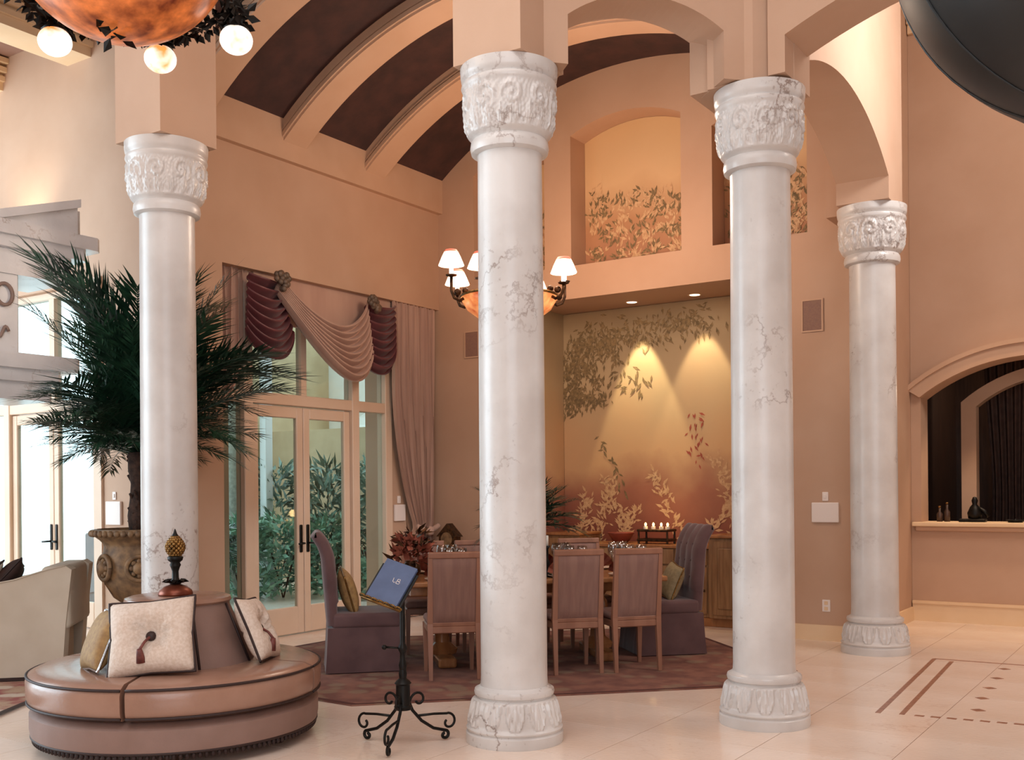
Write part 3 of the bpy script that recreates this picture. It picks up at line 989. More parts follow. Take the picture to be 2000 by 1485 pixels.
obj('backing', box(B(), (-8.17 + 8.05, 7.5 - 8.4, 3.3 - 3.3), (-8.13 + 8.05, 9.66 - 8.4, 0.5)), TAUPE, val)
swag('burgundy_swag', (7.33, 3.76), (7.30, 3.16), (7.74, 3.72), (7.98, 3.17), 0.03, 0.27, -8.03, 8, BURG)
swag('burgundy_swag', (9.10, 3.70), (9.00, 3.10), (9.62, 3.74), (9.62, 3.20), 0.05, 0.27, -8.03, 8, BURG)
swag('taupe_swag', (7.72, 3.76), (7.64, 3.62), (9.06, 3.70), (9.16, 3.08), 0.38, 0.50, -7.97, 8, TAUPE, (1.15, 1.4), 0.12)
for t_, z_ in ((7.66, 3.71), (9.08, 3.66)):
    rb = B()
    for k in range(26):
        a = random.uniform(0, 2 * PI); r = 0.085 * math.sqrt(random.random())
        ball(rb, Vector((-7.90 + random.uniform(0, .05), t_ + r * math.cos(a), z_ + r * math.sin(a) * 1.1)) - VL, 0.034, (0.8, 1, 1), 8, 6)
    obj('rosette', rb, mat('rosette_silk', '#6a5545', '#57493e', 0.5, 12), val, True)

# ------------------------------------------------------------------ foliage builders
def frond_mesh(name, L, droop, npair, ll, lw, seed, m):
    rnd = random.Random(seed)
    bm = B()
    pts = []
    x = z = 0.0
    a = 0.0
    n = 14
    for i in range(n + 1):
        pts.append(Vector((x, 0, z)))
        a = -droop * (i / n) ** 1.3
        x += L / n * math.cos(a); z += L / n * math.sin(a)
    tube(bm, pts, lambda q: 0.011 * (1 - 0.85 * q), 5, False)

    def at(q):
        f = q * n; i = min(n - 1, int(f)); return pts[i].lerp(pts[i + 1], f - i), (pts[i + 1] - pts[i]).normalized()
    for k in range(npair):
        q = 0.16 + 0.84 * k / (npair - 1)
        p, dr = at(min(0.999, q))
        up = Vector((-dr.z, 0, dr.x))
        for sg in (-1, 1):
            fw = math.radians(30 + 34 * (1 - q) + rnd.uniform(-12, 12))
            l = ll * (0.55 + 0.6 * math.sin(PI * min(1, q * 0.9 + 0.12))) * rnd.uniform(0.85, 1.1)
            dirv = (dr * math.cos(fw) + Vector((0, sg, 0)) * math.sin(fw) + up * rnd.uniform(0.0, 0.35)).normalized()
            side = dirv.cross(up).normalized() * lw
            tip = p + dirv * l + Vector((0, 0, -0.18 * l))
            md = p + dirv * l * 0.45
            v0 = bm.verts.new(p - side * .4); v1 = bm.verts.new(p + side * .4)
            v2 = bm.verts.new(md + side); v3 = bm.verts.new(md - side); v4 = bm.verts.new(tip)
            bm.faces.new((v0, v1, v2, v3)); bm.faces.new((v3, v2, v4))
    me = bpy.data.meshes.new(name)
    bm.to_mesh(me); bm.free()
    me.materials.append(m)
    return me


FR = [frond_mesh('frond', 1.25, dr, 38, 0.36, 0.0105, 10 + i, LEAF) for i, dr in enumerate((0.5, 0.8, 1.1, 1.4))]


def bush_mesh(name, R, H, n, ll, lw, seed, m):
    rnd = random.Random(seed)
    bm = B()
    for k in range(n):
        a = rnd.uniform(0, 2 * PI); r = R * math.sqrt(rnd.random()); z = H * rnd.random() ** 0.8
        r *= (1 - 0.5 * (z / H) ** 2)
        p = Vector((r * math.cos(a), r * math.sin(a), z))
        d_ = Vector((math.cos(a) * rnd.uniform(.3, 1) + rnd.uniform(-.5, .5), math.sin(a) * rnd.uniform(.3, 1) + rnd.uniform(-.5, .5), rnd.uniform(-.3, .9))).normalized()
        sd = d_.orthogonal().normalized()
        sd = (Matrix.Rotation(rnd.uniform(0, PI), 3, d_) @ sd) * lw * rnd.uniform(.7, 1.2)
        l = ll * rnd.uniform(.7, 1.2)
        vs = [p, p + d_ * l * .45 + sd, p + d_ * l, p + d_ * l * .45 - sd]
        bm.faces.new([bm.verts.new(v) for v in vs])
    me = bpy.data.meshes.new(name)
    bm.to_mesh(me); bm.free()
    me.materials.append(m)
    return me


# ------------------------------------------------------------------ palm in the carved urn
ux, uy = -7.60, 5.72
urn = thing('carved_urn', 'large carved stone urn holding the palm behind the left column', 'urn', (ux, uy, 0))
obj('plinth', bevbox((-0.24, -0.24, 0), (0.24, 0.24, 0.42), 0.02), URNM, urn)
up_ = [(0, 0.42), (0.2, 0.42), (0.22, 0.45), (0.19, 0.49), (0.12, 0.53), (0.11, 0.57), (0.15, 0.60), (0.23, 0.66), (0.30, 0.78), (0.325, 0.92),
       (0.315, 1.03), (0.30, 1.09), (0.31, 1.12), (0.34, 1.15), (0.385, 1.185), (0.405, 1.21), (0.40, 1.235), (0.36, 1.24), (0.33, 1.20), (0, 1.19)]
obj('bowl', lathe(B(), up_, 48), URNM, urn, 40)
rm = B()
for k in range(44):
    a = 2 * PI * k / 44
    ball(rm, (0.40 * math.cos(a), 0.40 * math.sin(a), 1.205), 0.026, (1, 1, 1.1), 8, 6)
obj('egg_rim', rm, URNM, urn, True)
for k in range(6):
    a = 2 * PI * k / 6 - 1.75
    md = B()
    c_ = Vector((0.315 * math.cos(a), 0.315 * math.sin(a), 0.92))
    ex, ey = Vector((-math.sin(a), math.cos(a), 0)), Vector((0, 0, 1))
    out = Vector((math.cos(a), math.sin(a), 0))
    tube(md, [c_ + ex * 0.1 * math.cos(b) + ey * 0.1 * math.sin(b) + out * 0.015 for b in [2 * PI * i / 24 for i in range(25)]], 0.02, 8, False)
    ball(md, c_ + out * 0.02, 0.055, (1, 1, 1), 12, 8)
    for i in range(8):
        b = 2 * PI * i / 8
        ball(md, c_ + ex * 0.06 * math.cos(b) + ey * 0.06 * math.sin(b) + out * 0.02, 0.022, (1, 1, 1), 8, 6)
    obj('medallion', md, URNM, urn, True)
obj('soil', lathe(B(), [(0, 1.205), (0.32, 1.20)], 24), BARK, urn)
palm = thing('potted_palm', 'big dark green palm rising from the carved urn behind the left column', 'palm', (ux, uy, 1.2))
tk = B()
tp = [(0.03, -0.02, 0), (0.03, -0.02, 0.15), (0.0, 0.0, 0.28), (-0.04, 0.03, 0.42), (-0.07, 0.05, 0.55), (-0.08, 0.06, 0.68)]
tube(tk, tp, lambda q: 0.10 + 0.015 * math.sin(q * 40) - 0.005 * q, 14)
for k in range(60):
    q = random.random(); a = random.uniform(0, 2 * PI)
    i = min(4, int(q * 5)); b = Vector(tp[i]).lerp(Vector(tp[i + 1]), q * 5 - i)
    o_ = Vector((math.cos(a), math.sin(a), 0))
    tube(tk, [b + o_ * 0.07, b + o_ * 0.11 + Vector((0, 0, 0.05))], lambda q: 0.022 * (1 - .6 * q), 5)
obj('trunk', tk, BARK, palm, True)
crown = Vector((-0.08, 0.06, 0.66))
rp = random.Random(3)
NF = 120
for k in range(NF):
    q = (k + 0.5) / NF
    el = math.radians(88 - 74 * q ** 0.95 + rp.uniform(-6, 6))
    az = k * 2.39996 + rp.uniform(-.2, .2)
    sc = (0.52 + 0.82 * math.sin(el)) * rp.uniform(0.62, 1.05)
    lat = 1.2 * sc * math.cos(el * 0.7) * -(0.833 * math.cos(az) + 0.553 * math.sin(az))
    if lat > 0.62: sc *= max(0.55, 0.62 / lat)
    tip = palm.location + crown + Vector((math.cos(az), math.sin(az), 0)) * (1.2 * sc * math.cos(el * 0.7))
    if tip.x < -8.0 and tip.y > 6.35: sc *= 0.6
    if (tip.xy - Vector(C1)).length < 0.5: sc *= 0.72
    o = link('frond', FR[(k * 7) % 4 if el > 0.5 else (k % 3)], None, palm, crown + Vector((0.03 * math.cos(az), 0.03 * math.sin(az), 0.0 + 0.12 * (1 - q))))
    o.rotation_euler = (Matrix.Rotation(az, 3, 'Z') @ Matrix.Rotation(-el, 3, 'Y') @ Matrix.Rotation(rp.uniform(-.5, .5), 3, 'X')).to_euler()
    o.scale = (sc, sc, sc)

# ------------------------------------------------------------------ round settee
sx, sy = -5.46, 4.38
set_ = thing('round_settee', 'round taupe leather settee with a central cone backrest, before the left column', 'settee', (sx, sy, 0), 0.0)
RS = 0.875
bprof = [(0, 0.085), (RS - 0.03, 0.085), (RS - 0.012, 0.10), (RS - 0.006, 0.14), (RS - 0.006, 0.225), (RS - 0.035, 0.25), (RS - 0.07, 0.262), (0, 0.262)]
obj('base', lathe(B(), bprof, 96), LEATH2, set_, 40)
fb = B()
for k in range(150):
    a = 2 * PI * k / 150
    ball(fb, ((RS - 0.03) * math.cos(a), (RS - 0.03) * math.sin(a), 0.072), 0.014, (1, 1, 1.6), 6, 4)
o = obj('bead_fringe', fb, PIPE, set_, True); o['kind'] = 'stuff'
tb = B()
tube(tb, [((RS - 0.018) * math.cos(2 * PI * k / 96), (RS - 0.018) * math.sin(2 * PI * k / 96), 0.092) for k in range(97)], 0.009, 6, False)
obj('trim_cord', tb, PIPE, set_, True)
for k in range(6):
    a = 2 * PI * k / 6 + 0.3
    obj('foot', lathe(B(), [(0, 0), (0.03, 0), (0.045, 0.02), (0.05, 0.05), (0.035, 0.088), (0, 0.088)], 14, (0.7 * math.cos(a), 0.7 * math.sin(a), 0)), DARKW, set_, True)
SEAMS = [-1.02, 0.45, 2.05, 3.45]   # angles of the gaps between the seat cushions
for i in range(4):
    a0 = SEAMS[i] + 0.016
    a1 = SEAMS[(i + 1) % 4] + (2 * PI if i == 3 else 0) - 0.016
    n = max(10, int((a1 - a0) / 0.07))
    pr = [(0.34, 0.275), (RS - 0.03, 0.275), (RS + 0.0, 0.29), (RS + 0.012, 0.33), (RS + 0.014, 0.42), (RS + 0.0, 0.458), (RS - 0.05, 0.48), (0.62, 0.492), (0.34, 0.475)]
    bm = B()
    lathe(bm, pr, n, a0=a0, a1=a1)
    bm.verts.ensure_lookup_table()
    cols = n + 1
    try:
        bm.faces.new([bm.verts[j * cols] for j in range(len(pr))][::-1])
        bm.faces.new([bm.verts[j * cols + n] for j in range(len(pr))])
    except ValueError:
        pass
    cu = obj('seat_cushion', bm, LEATHER, set_, 50)
    for z_, r_c in ((0.452, RS + 0.008), (0.292, RS + 0.004)):
        pb = B()
        pp = [(r_c * math.cos(a0 + (a1 - a0) * k / n), r_c * math.sin(a0 + (a1 - a0) * k / n), z_) for k in range(n + 1)]
        tube(pb, pp, 0.0085, 6)
        obj('piping', pb, PIPE, cu, True)
cone = [(0, 0.40), (0.475, 0.40), (0.47, 0.47), (0.315, 0.835), (0.31, 0.86), (0.295, 0.872)]
obj('backrest', lathe(B(), cone, 64), LEATH2, set_, 40)
obj('backrest_top', lathe(B(), [(0.318, 0.85), (0.328, 0.862), (0.322, 0.882), (0.29, 0.893), (0, 0.896)], 64), LEATHER, set_, 40)
for a in SEAMS + [-0.42]:
    pb = B()
    tube(pb, [(0.474 * math.cos(a), 0.474 * math.sin(a), 0.47), (0.318 * math.cos(a), 0.318 * math.sin(a), 0.845)], 0.008, 6)
    obj('seam', pb, PIPE, set_, True)

fin = thing('finial_lamp', 'small pineapple finial ornament on a dark stem, on top of the round settee', 'ornament', (sx - 0.0, sy - 0.02, 0.896))
obj('dome_base', lathe(B(), [(0, 0), (0.105, 0), (0.108, 0.01), (0.10, 0.03), (0.07, 0.055), (0.03, 0.068), (0, 0.07)], 32), COPPER, fin, True)
lf = B()
for k in range(8):
    a = 2 * PI * k / 8
    o_ = Vector((math.cos(a), math.sin(a), 0)); s_ = Vector((-math.sin(a), math.cos(a), 0)) * 0.02
    p0, p1, p2 = o_ * 0.02 + Vector((0, 0, 0.075)), o_ * 0.06 + Vector((0, 0, 0.10)), o_ * 0.085 + Vector((0, 0, 0.082))
    bmf = [p0 - s_ * .5, p0 + s_ * .5, p1 + s_, p2, p1 - s_]
    lf.faces.new([lf.verts.new(v) for v in bmf])
bmesh.ops.solidify(lf, geom=lf.faces[:], thickness=0.006)
obj('leaf_collar', lf, IRON, fin)
obj('stem', lathe(B(), [(0, 0.06), (0.035, 0.07), (0.04, 0.085), (0.022, 0.10), (0.02, 0.15), (0.028, 0.175), (0.035, 0.19), (0.028, 0.205), (0.045, 0.22), (0.05, 0.24), (0.03, 0.25), (0, 0.25)], 24), IRON, fin, True)
pc = B()
for r_i in range(9):
    z_ = 0.255 + r_i * 0.0135
    rr = 0.053 * math.sin(PI * (0.2 + 0.72 * r_i / 8.5))
    for k in range(12):
        a = 2 * PI * (k + 0.5 * (r_i % 2)) / 12
        ball(pc, (rr * math.cos(a), rr * math.sin(a), z_), 0.013, (1, 1, 1), 6, 4)
ball(pc, (0, 0, 0.315), 0.048, (1, 1, 1.35), 12, 8)
obj('pineapple', pc, GOLD, fin, True)
obj('tip', lathe(B(), [(0, 0.365), (0.026, 0.365), (0.02, 0.378), (0.012, 0.39), (0.004, 0.415), (0, 0.42)], 12), IRON, fin, True)


# ------------------------------------------------------------------ cushions
def cushion(name, label, w, h, th, M, m, tuft=False, edge=PIPE, cat='cushion'):
    t = thing(name, label, cat)
    t.matrix_world = M
    bm = B()
    n = 22
    for sg in (1, -1):
        def pt(u, v):
            x, y = (u - .5) * 2, (v - .5) * 2
            ex = max(0, 1 - abs(x) ** 2.6); ey = max(0, 1 - abs(y) ** 2.6)
            b = (ex * ey) ** 0.5
            pinch = 1 - 0.07 * (1 - abs(y)) ** 1 * abs(x) ** 4
            pin2 = 1 - 0.07 * (1 - abs(x)) ** 1 * abs(y) ** 4
            z = th / 2 * b
            if tuft:
                r = math.hypot(x, y)
                z -= th * 0.46 * math.exp(-(r / 0.40) ** 2)
                z += 0.018 * math.cos(math.atan2(y, x) * 10 + 1.5 * math.sin(math.atan2(y, x) * 3)) * math.exp(-((r - 0.36) / 0.22) ** 2)
                z -= 0.02 * math.exp(-(y / 0.06) ** 2) * min(1, r * 1.5) * (1 - r * .6)
            return Vector((x * w / 2 * pinch, y * h / 2 * pin2, sg * z))
        sheet(bm, pt, n, n)
    bmesh.ops.remove_doubles(bm, verts=bm.verts[:], dist=0.0005)
    obj('cover', bm, m, t, True)
    eb = B()
    loop = []
    for k in range(81):
        q = (k % 80) / 20
        i = int(q); f = (q - i) * 2 - 1
        x, y = [(f, -1), (1, f), (-f, 1), (-1, -f)][i]
        loop.append((x * w / 2 * (1 - 0.07 * (1 - abs(y)) * abs(x) ** 4), y * h / 2 * (1 - 0.07 * (1 - abs(x)) * abs(y) ** 4), 0))
    tube(eb, loop, 0.008, 6, False)
    obj('cord_edge', eb, edge, t, True)
    if tuft:
        bb = B(); ball(bb, (0, 0, th * 0.10), 0.03, (1, 1, .7)); obj('button', bb, PIPE, t, True)
        tb_ = B()
        tube(tb_, [(0, 0, th * .12), (-0.02, -0.05, th * .38), (-0.04, -0.10, th * .5)], 0.008, 6)
        lathe(tb_, [(0, 0.0), (0.014, 0.004), (0.02, -0.02), (0.028, -0.075), (0, -0.075)], 12, M=Matrix.Translation((-0.04, -0.10, th * .5)) @ Matrix.Rotation(-1.0, 4, 'X'))
        obj('tassel', tb_, mat('tassel_silk', '#7a4038', '#5a2a26', 0.6, 30), t, True)
    return t


def lean(pos, az, tilt, roll=0.0):
    """a cushion standing on its edge: faces azimuth az, leans back by tilt, turned in its plane by roll"""
    return (Matrix.Translation(pos) @ Matrix.Rotation(az + PI / 2, 4, 'Z') @ Matrix.Rotation(PI / 2 - tilt, 4, 'X')
            @ Matrix.Rotation(roll, 4, 'Z'))


CAMAZ = math.atan2(-4.36, 5.5)
cushion('tufted_cushion', 'square cream cushion with centre button and tassel, leaning on the settee front', 0.50, 0.46, 0.21,
        lean((sx + 0.545 * math.cos(CAMAZ - 0.28), sy + 0.545 * math.sin(CAMAZ - 0.28), 0.702), CAMAZ - 0.28, 0.42, 0.10), CUSH, True)
cushion('tufted_cushion', 'cream cushion seen edge on, leaning on the right of the settee cone', 0.40, 0.42, 0.16,
        lean((sx + 0.52 * math.cos(CAMAZ + 1.15), sy + 0.52 * math.sin(CAMAZ + 1.15), 0.682), CAMAZ + 1.22, 0.42, -0.1), CUSH, True)
cushion('tufted_cushion', 'darker cushion seen edge on, leaning on the left of the settee cone', 0.38, 0.38, 0.15,
        lean((sx + 0.52 * math.cos(CAMAZ - 1.0), sy + 0.52 * math.sin(CAMAZ - 1.0), 0.668), CAMAZ - 1.3, 0.42, 0.1), TAN, False, SILVER)

# ------------------------------------------------------------------ iron menu stand
ms = thing('menu_stand', 'black wrought iron music stand with scrolled feet beside the middle column', 'stand', (-4.07, 4.92, 0), PSI + 0.15)


def spiral(c, r0, r1, a0, a1, n, f):
    return [f(c[0] + (r0 + (r1 - r0) * i / n) * math.cos(a0 + (a1 - a0) * i / n), c[1] + (r0 + (r1 - r0) * i / n) * math.sin(a0 + (a1 - a0) * i / n)) for i in range(n + 1)]


for k, ang in enumerate((0.35, 2.45, 4.35)):
    ca_, sa_ = math.cos(ang), math.sin(ang)
    f = lambda x, z: Vector((x * ca_, x * sa_, z))
    lb = B()
    tube(lb, [f(0.035, 0.27), f(0.06, 0.21), f(0.12, 0.14), f(0.20, 0.085), f(0.29, 0.06)] + spiral((0.275, 0.036), 0.028, 0.010, 0.9, -4.6, 14, f), 0.010, 7)
    tube(lb, [f(0.10, 0.172), f(0.20, 0.172), f(0.29, 0.165)] + spiral((0.30, 0.113), 0.054, 0.016, PI / 2, -3.9, 18, f), 0.008, 7)
    tube(lb, [f(0.04, 0.26)] + spiral((0.10, 0.27), 0.05, 0.016, 2.8, -2.8, 16, f), 0.008, 7)
    obj('leg', lb, IRON, ms, True)
obj('socket', lathe(B(), [(0, 0.22), (0.05, 0.22), (0.055, 0.24), (0.043, 0.25), (0.043, 0.37), (0.052, 0.38), (0.04, 0.395), (0.022, 0.41), (0.026, 0.44), (0.018, 0.47), (0, 0.47)], 20), IRON, ms, 40)
obj('pole', lathe(B(), [(0, 0.46), (0.02, 0.46), (0.026, 0.49), (0.018, 0.52), (0.016, 0.56), (0.028, 0.585), (0.028, 0.60), (0.016, 0.62), (0.016, 0.90), (0, 0.90)], 16), IRON, ms, 40)
kb = B(); tube(kb, [(0, 0, 0.59), (-0.10, 0, 0.60)], 0.007, 6); ball(kb, (-0.11, 0, 0.60), 0.016); obj('clamp_screw', kb, IRON, ms, True)
MT = Matrix.Translation((-0.075, 0, 0.955)) @ Matrix.Rotation(-0.12, 4, 'Z') @ Matrix.Rotation(math.radians(52), 4, 'X') @ Matrix.Rotation(math.radians(-24), 4, 'Z')
rest_ = B()
box(rest_, (-0.12, -0.115, -0.012), (0.12, 0.15, 0.0), MT)
obj('desk', rest_, IRON, ms)
lp = B()
for k in range(7):
    x = -0.12 + 0.04 * k
    tube(lp, [MT @ Vector((x + 0.018 * math.cos(a), -0.118 + 0.0, 0.02 + 0.018 * math.sin(a))) for a in [2 * PI * i / 10 for i in range(11)]], 0.005, 5, False)
box(lp, (-0.13, -0.125, -0.01), (0.13, -0.115, 0.012), MT)
obj('lip', lp, GOLD, ms, True)
tube_b = B()
tube(tube_b, [(0, 0, 0.88), MT @ Vector((0, 0, -0.01))], 0.014, 8)
obj('bracket', tube_b, IRON, ms, True)
bk = thing('menu_book', 'closed blue book with a white emblem resting on the iron stand', 'book')
MW = ms.matrix_world
bk.matrix_world = Matrix.Translation((-4.07, 4.92, 0)) @ Matrix.Rotation(PSI + 0.15, 4, 'Z') @ MT
obj('pages', box(B(), (-0.100, -0.11, 0.004), (0.097, 0.175, 0.018)), PAPER, bk)
obj('cover', bevbox((-0.103, -0.113, 0.018), (0.103, 0.18, 0.024), 0.002, 1), BLUE, bk)
obj('back_cover', bevbox((-0.103, -0.113, 0.0005), (0.103, 0.18, 0.004), 0.001, 1), BLUE, bk)
em = B()
for pts in ([(0.0, 0.03), (0.004, 0.0), (0.018, -0.008), (0.022, 0.004)], [(0.03, -0.008), (0.033, 0.03), (0.05, 0.032), (0.052, 0.018), (0.036, 0.013)], [(0.036, 0.013), (0.056, 0.008), (0.052, -0.008), (0.03, -0.008)]):
    tube(em, [(x * 0.85 - 0.0, y * 0.85 + 0.04, 0.0243) for x, y in pts], 0.0018, 5)
obj('emblem', em, WHITE, bk, True)

# ------------------------------------------------------------------ dining set (turned 45 degrees)
Q = PI / 4
ax = Vector((math.cos(Q), math.sin(Q), 0))
bx = Vector((math.cos(Q), -math.sin(Q), 0))


def ab(a, b, z=0.0): return ax * a + bx * b + Vector((0, 0, z))


rg = [(-0.15, -8.15), (0.35, -7.6), (3.5, -7.6), (4.05, -8.1), (4.05, -10.5), (3.5, -11.0), (0.35, -11.0), (-0.15, -10.5)]
rug = tag(obj('dining_rug', plate_bm([tuple(ab(a, b).xy) for a, b in rg], [], FZ, 0.0005, 0.013), RUG), 'large faded red patterned rug under the dining table', 'rug')
rb_ = B()
cen = ab(1.95, -9.3)
loop = [ab(a, b, 0.013) for a, b in rg] + [ab(rg[0][0], rg[0][1], 0.013)]
inner = [p.lerp(Vector((cen.x, cen.y, 0.013)), 0.02) for p in loop]
for i in range(8):
    vs = [rb_.verts.new(v + Vector((0, 0, 0.0015))) for v in (loop[i], loop[i + 1], inner[i + 1], inner[i])]
    rb_.faces.new(vs)
obj('border', rb_, mat('rug_border', '#4a2622', '#5a302a', 0.95, 30), rug)
RZ = 0.0145
TC = ab(1.95, -9.3)
tbl = thing('dining_table', 'long wooden dining table set with glasses and napkins', 'table', (TC.x, TC.y, RZ), Q)
obj('tabletop', bevbox((-1.2, -0.57, 0.715), (1.2, 0.57, 0.76), 0.012, 2), TABW, tbl)
obj('apron', bevbox((-1.05, -0.45, 0.63), (1.05, 0.45, 0.715), 0.01, 1), TABW, tbl)
for x in (-0.72, 0.72):
    obj('pedestal', lathe(B(), [(0, 0.08), (0.13, 0.08), (0.14, 0.12), (0.07, 0.18), (0.06, 0.3), (0.1, 0.42), (0.09, 0.5), (0.06, 0.55), (0.12, 0.63), (0, 0.63)], 24, (x, 0, 0)), TABW, tbl, 40)
    obj('foot', bevbox((x - 0.08, -0.38, 0), (x + 0.08, 0.38, 0.085), 0.02, 2), TABW, tbl)


def make_chair():
    t = thing('dining_chair', 'x', 'chair', (0, 0, 0), 0, 'upholstered side chairs around the dining table')
    # local frame: chair faces +y, back at -y
    H = 1.02
    for sg in (-1, 1):
        lb = B()
        for (z0, z1, y0, y1, w0, w1) in ((0, 0.45, -0.235, -0.20, 0.015, 0.022), (0.45, H, -0.20, -0.265, 0.022, 0.016)):
            x = sg * 0.195
            vs = []
            for z, y, w in ((z0, y0, w0), (z1, y1, w1)):
                vs.append([lb.verts.new((x + a * w, y + b * w, z)) for a, b in ((-1, -1), (1, -1), (1, 1), (-1, 1))])
            for k in range(4):
                lb.faces.new((vs[0][k], vs[0][(k + 1) % 4], vs[1][(k + 1) % 4], vs[1][k]))
            lb.faces.new(vs[0][::-1]); lb.faces.new(vs[1])
        obj('leg', lb, WOOD, t)
        fbm = B()
        vs = []
        for z, w in ((0, 0.014), (0.42, 0.024)):
            vs.append([fbm.verts.new((sg * 0.195 + a * w, 0.215 + b * w, z)) for a, b in ((-1, -1), (1, -1), (1, 1), (-1, 1))])
        for k in range(4):
            fbm.faces.new((vs[0][k], vs[0][(k + 1) % 4], vs[1][(k + 1) % 4], vs[1][k]))
        fbm.faces.new(vs[0][::-1]); fbm.faces.new(vs[1])
        obj('leg', fbm, WOOD, t)
    tilt = math.atan2(0.065, 0.57)
    M = Matrix.Translation((0, -0.20, 0.45)) @ Matrix.Rotation(tilt, 4, 'X')
    tr = bevbox((-0.212, -0.02, 0.535), (0.212, 0.022, 0.585), 0.008, 2, M); obj('top_rail', tr, WOOD, t)
    lr = bevbox((-0.18, -0.016, -0.022), (0.18, 0.016, 0.012), 0.005, 1, M); obj('lower_rail', lr, WOOD, t)
    bp = B()

    def pb(u, v):
        x = (u - .5) * 2; z = v
        b = (max(0, 1 - abs(x) ** 6) * max(0, 1 - abs(z * 2 - 1) ** 8)) ** .5
        return Vector((x * 0.178, -0.012 - 0.016 * b, 0.010 + z * 0.525))
    sheet(bp, pb, 12, 14)
    sheet(bp, lambda u, v: Vector((pb(u, v).x, 0.012 + 1.6 * (-0.012 - pb(u, v).y), pb(u, v).z)), 12, 14)
    bmesh.ops.recalc_face_normals(bp, faces=bp.faces[:])
    bp.transform(M)
    obj('back_panel', bp, CHAIRF, t, True, fix=False)
    obj('seat_frame', bevbox((-0.21, -0.215, 0.37), (0.21, 0.235, 0.43), 0.008, 1), WOOD, t)
    obj('seat', bevbox((-0.215, -0.195, 0.43), (0.215, 0.245, 0.495), 0.03, 4), CHAIRF, t, True)
    return t


ch = make_chair()
NEAR = ['beside the iron stand', 'hidden by the middle column', 'just right of the middle column', 'next to the tufted end chair']
first = True
for k, a in enumerate((1.22, 1.72, 2.24, 2.74)):
    c = ch if first else copy_tree(ch)
    first = False
    p = ab(a, -8.62)
    c.location = (p.x, p.y, RZ)
    c.rotation_euler = (0, 0, Q + (-0.03, 0.0, 0.02, 0.07)[k])
    c['label'] = 'taupe side chair on the near side of the table, ' + NEAR[k]
FAR = ['nearest the French doors', 'second from the French doors', 'third from the French doors', 'farthest from the French doors']
for k, a in enumerate((1.17, 1.70, 2.22, 2.75)):
    c = copy_tree(ch)
    p = ab(a, -9.98)
    c.location = (p.x, p.y, RZ)
    c.rotation_euler = (0, 0, Q + PI)
    c['label'] = 'upholstered side chair on the far side of the table, ' + FAR[k]


def make_host(label, loc, rz):
    """skirted host chair facing +x, back at -x"""
    t = thing('host_chair', label, 'chair', loc, rz)
    sk = B()
    ring = [(-0.30, -0.30), (0.30, -0.29), (0.30, 0.29), (-0.30, 0.30)]
    pts = []
    for i in range(4):
        a, b = Vector(ring[i]), Vector(ring[(i + 1) % 4])
        for k in range(12): pts.append(a.lerp(b, k / 12))
    rows = []
    for z, sc in ((0.006, 1.075), (0.12, 1.045), (0.25, 1.02), (0.38, 1.0)):
        rows.append([sk.verts.new((p.x * sc * (1 + (0.012 if k % 6 == 3 and z < .2 else 0)), p.y * sc, z)) for k, p in enumerate(pts)])
    n = len(pts)
    for i in range(3):
        for k in range(n):
            sk.faces.new((rows[i][k], rows[i][(k + 1) % n], rows[i + 1][(k + 1) % n], rows[i + 1][k]))
    sk.faces.new(rows[-1])
    obj('skirt', sk, MAUVE, t)
    obj('seat', bevbox((-0.27, -0.305, 0.37), (0.315, 0.305, 0.50), 0.035, 4), MAUVE, t, True)
    bk_ = B()

    def prof(v):   # centre line of the back, leaning and rolling over at the top
        z = 0.40 + 0.74 * v
        x = -0.26 - 0.06 * v - 0.07 * max(0, (v - 0.72) / 0.28) ** 2
        return x, z

    def fr(u, v):
        x, z = prof(v)
        y = (u - .5) * 0.60
        tuft = 0.0
        if v > 0.25:
            tuft = 0.02 * abs(math.sin(u * PI * 4)) * (0.6 + 0.4 * abs(math.sin(v * 9.0 + (PI / 2 if int(u * 4) % 2 else 0))))
        rnd_ = 0.05 * (1 - max(0, 1 - abs(2 * u - 1) ** 8) ** .5)
        return Vector((x + 0.055 + tuft - rnd_, y, z + (0.012 * abs(math.sin(u * PI * 4)) if v > .9 else 0)))

    def rr(u, v):
        x, z = prof(v)
        rnd_ = 0.03 * (1 - max(0, 1 - abs(2 * u - 1) ** 8) ** .5)
        return Vector((x - 0.045 + rnd_, (u - .5) * 0.60, z))
    sheet(bk_, fr, 32, 26)
    sheet(bk_, lambda u, v: rr(1 - u, v), 32, 26)
    top = 10
    sheet(bk_, lambda u, v: fr(u, 1).lerp(rr(u, 1), v) + Vector((0, 0, 0.045 * math.sin(PI * v))), 32, top)
    sheet(bk_, lambda u, v: fr(0, u).lerp(rr(0, u), v), 26, 4)
    sheet(bk_, lambda u, v: fr(1, u).lerp(rr(1, u), v), 26, 4)
    bmesh.ops.remove_doubles(bk_, verts=bk_.verts[:], dist=0.0006)
    obj('backrest', bk_, MAUVE, t, True)
    for i in range(3):
        for j in range(3):
            u = 0.25 * (i + 1); v = 0.42 + 0.2 * j
            bb = B(); ball(bb, fr(u, v), 0.013, (1, 1, 1), 8, 6)
            obj('button', bb, MAUVE, t, True)
    return t


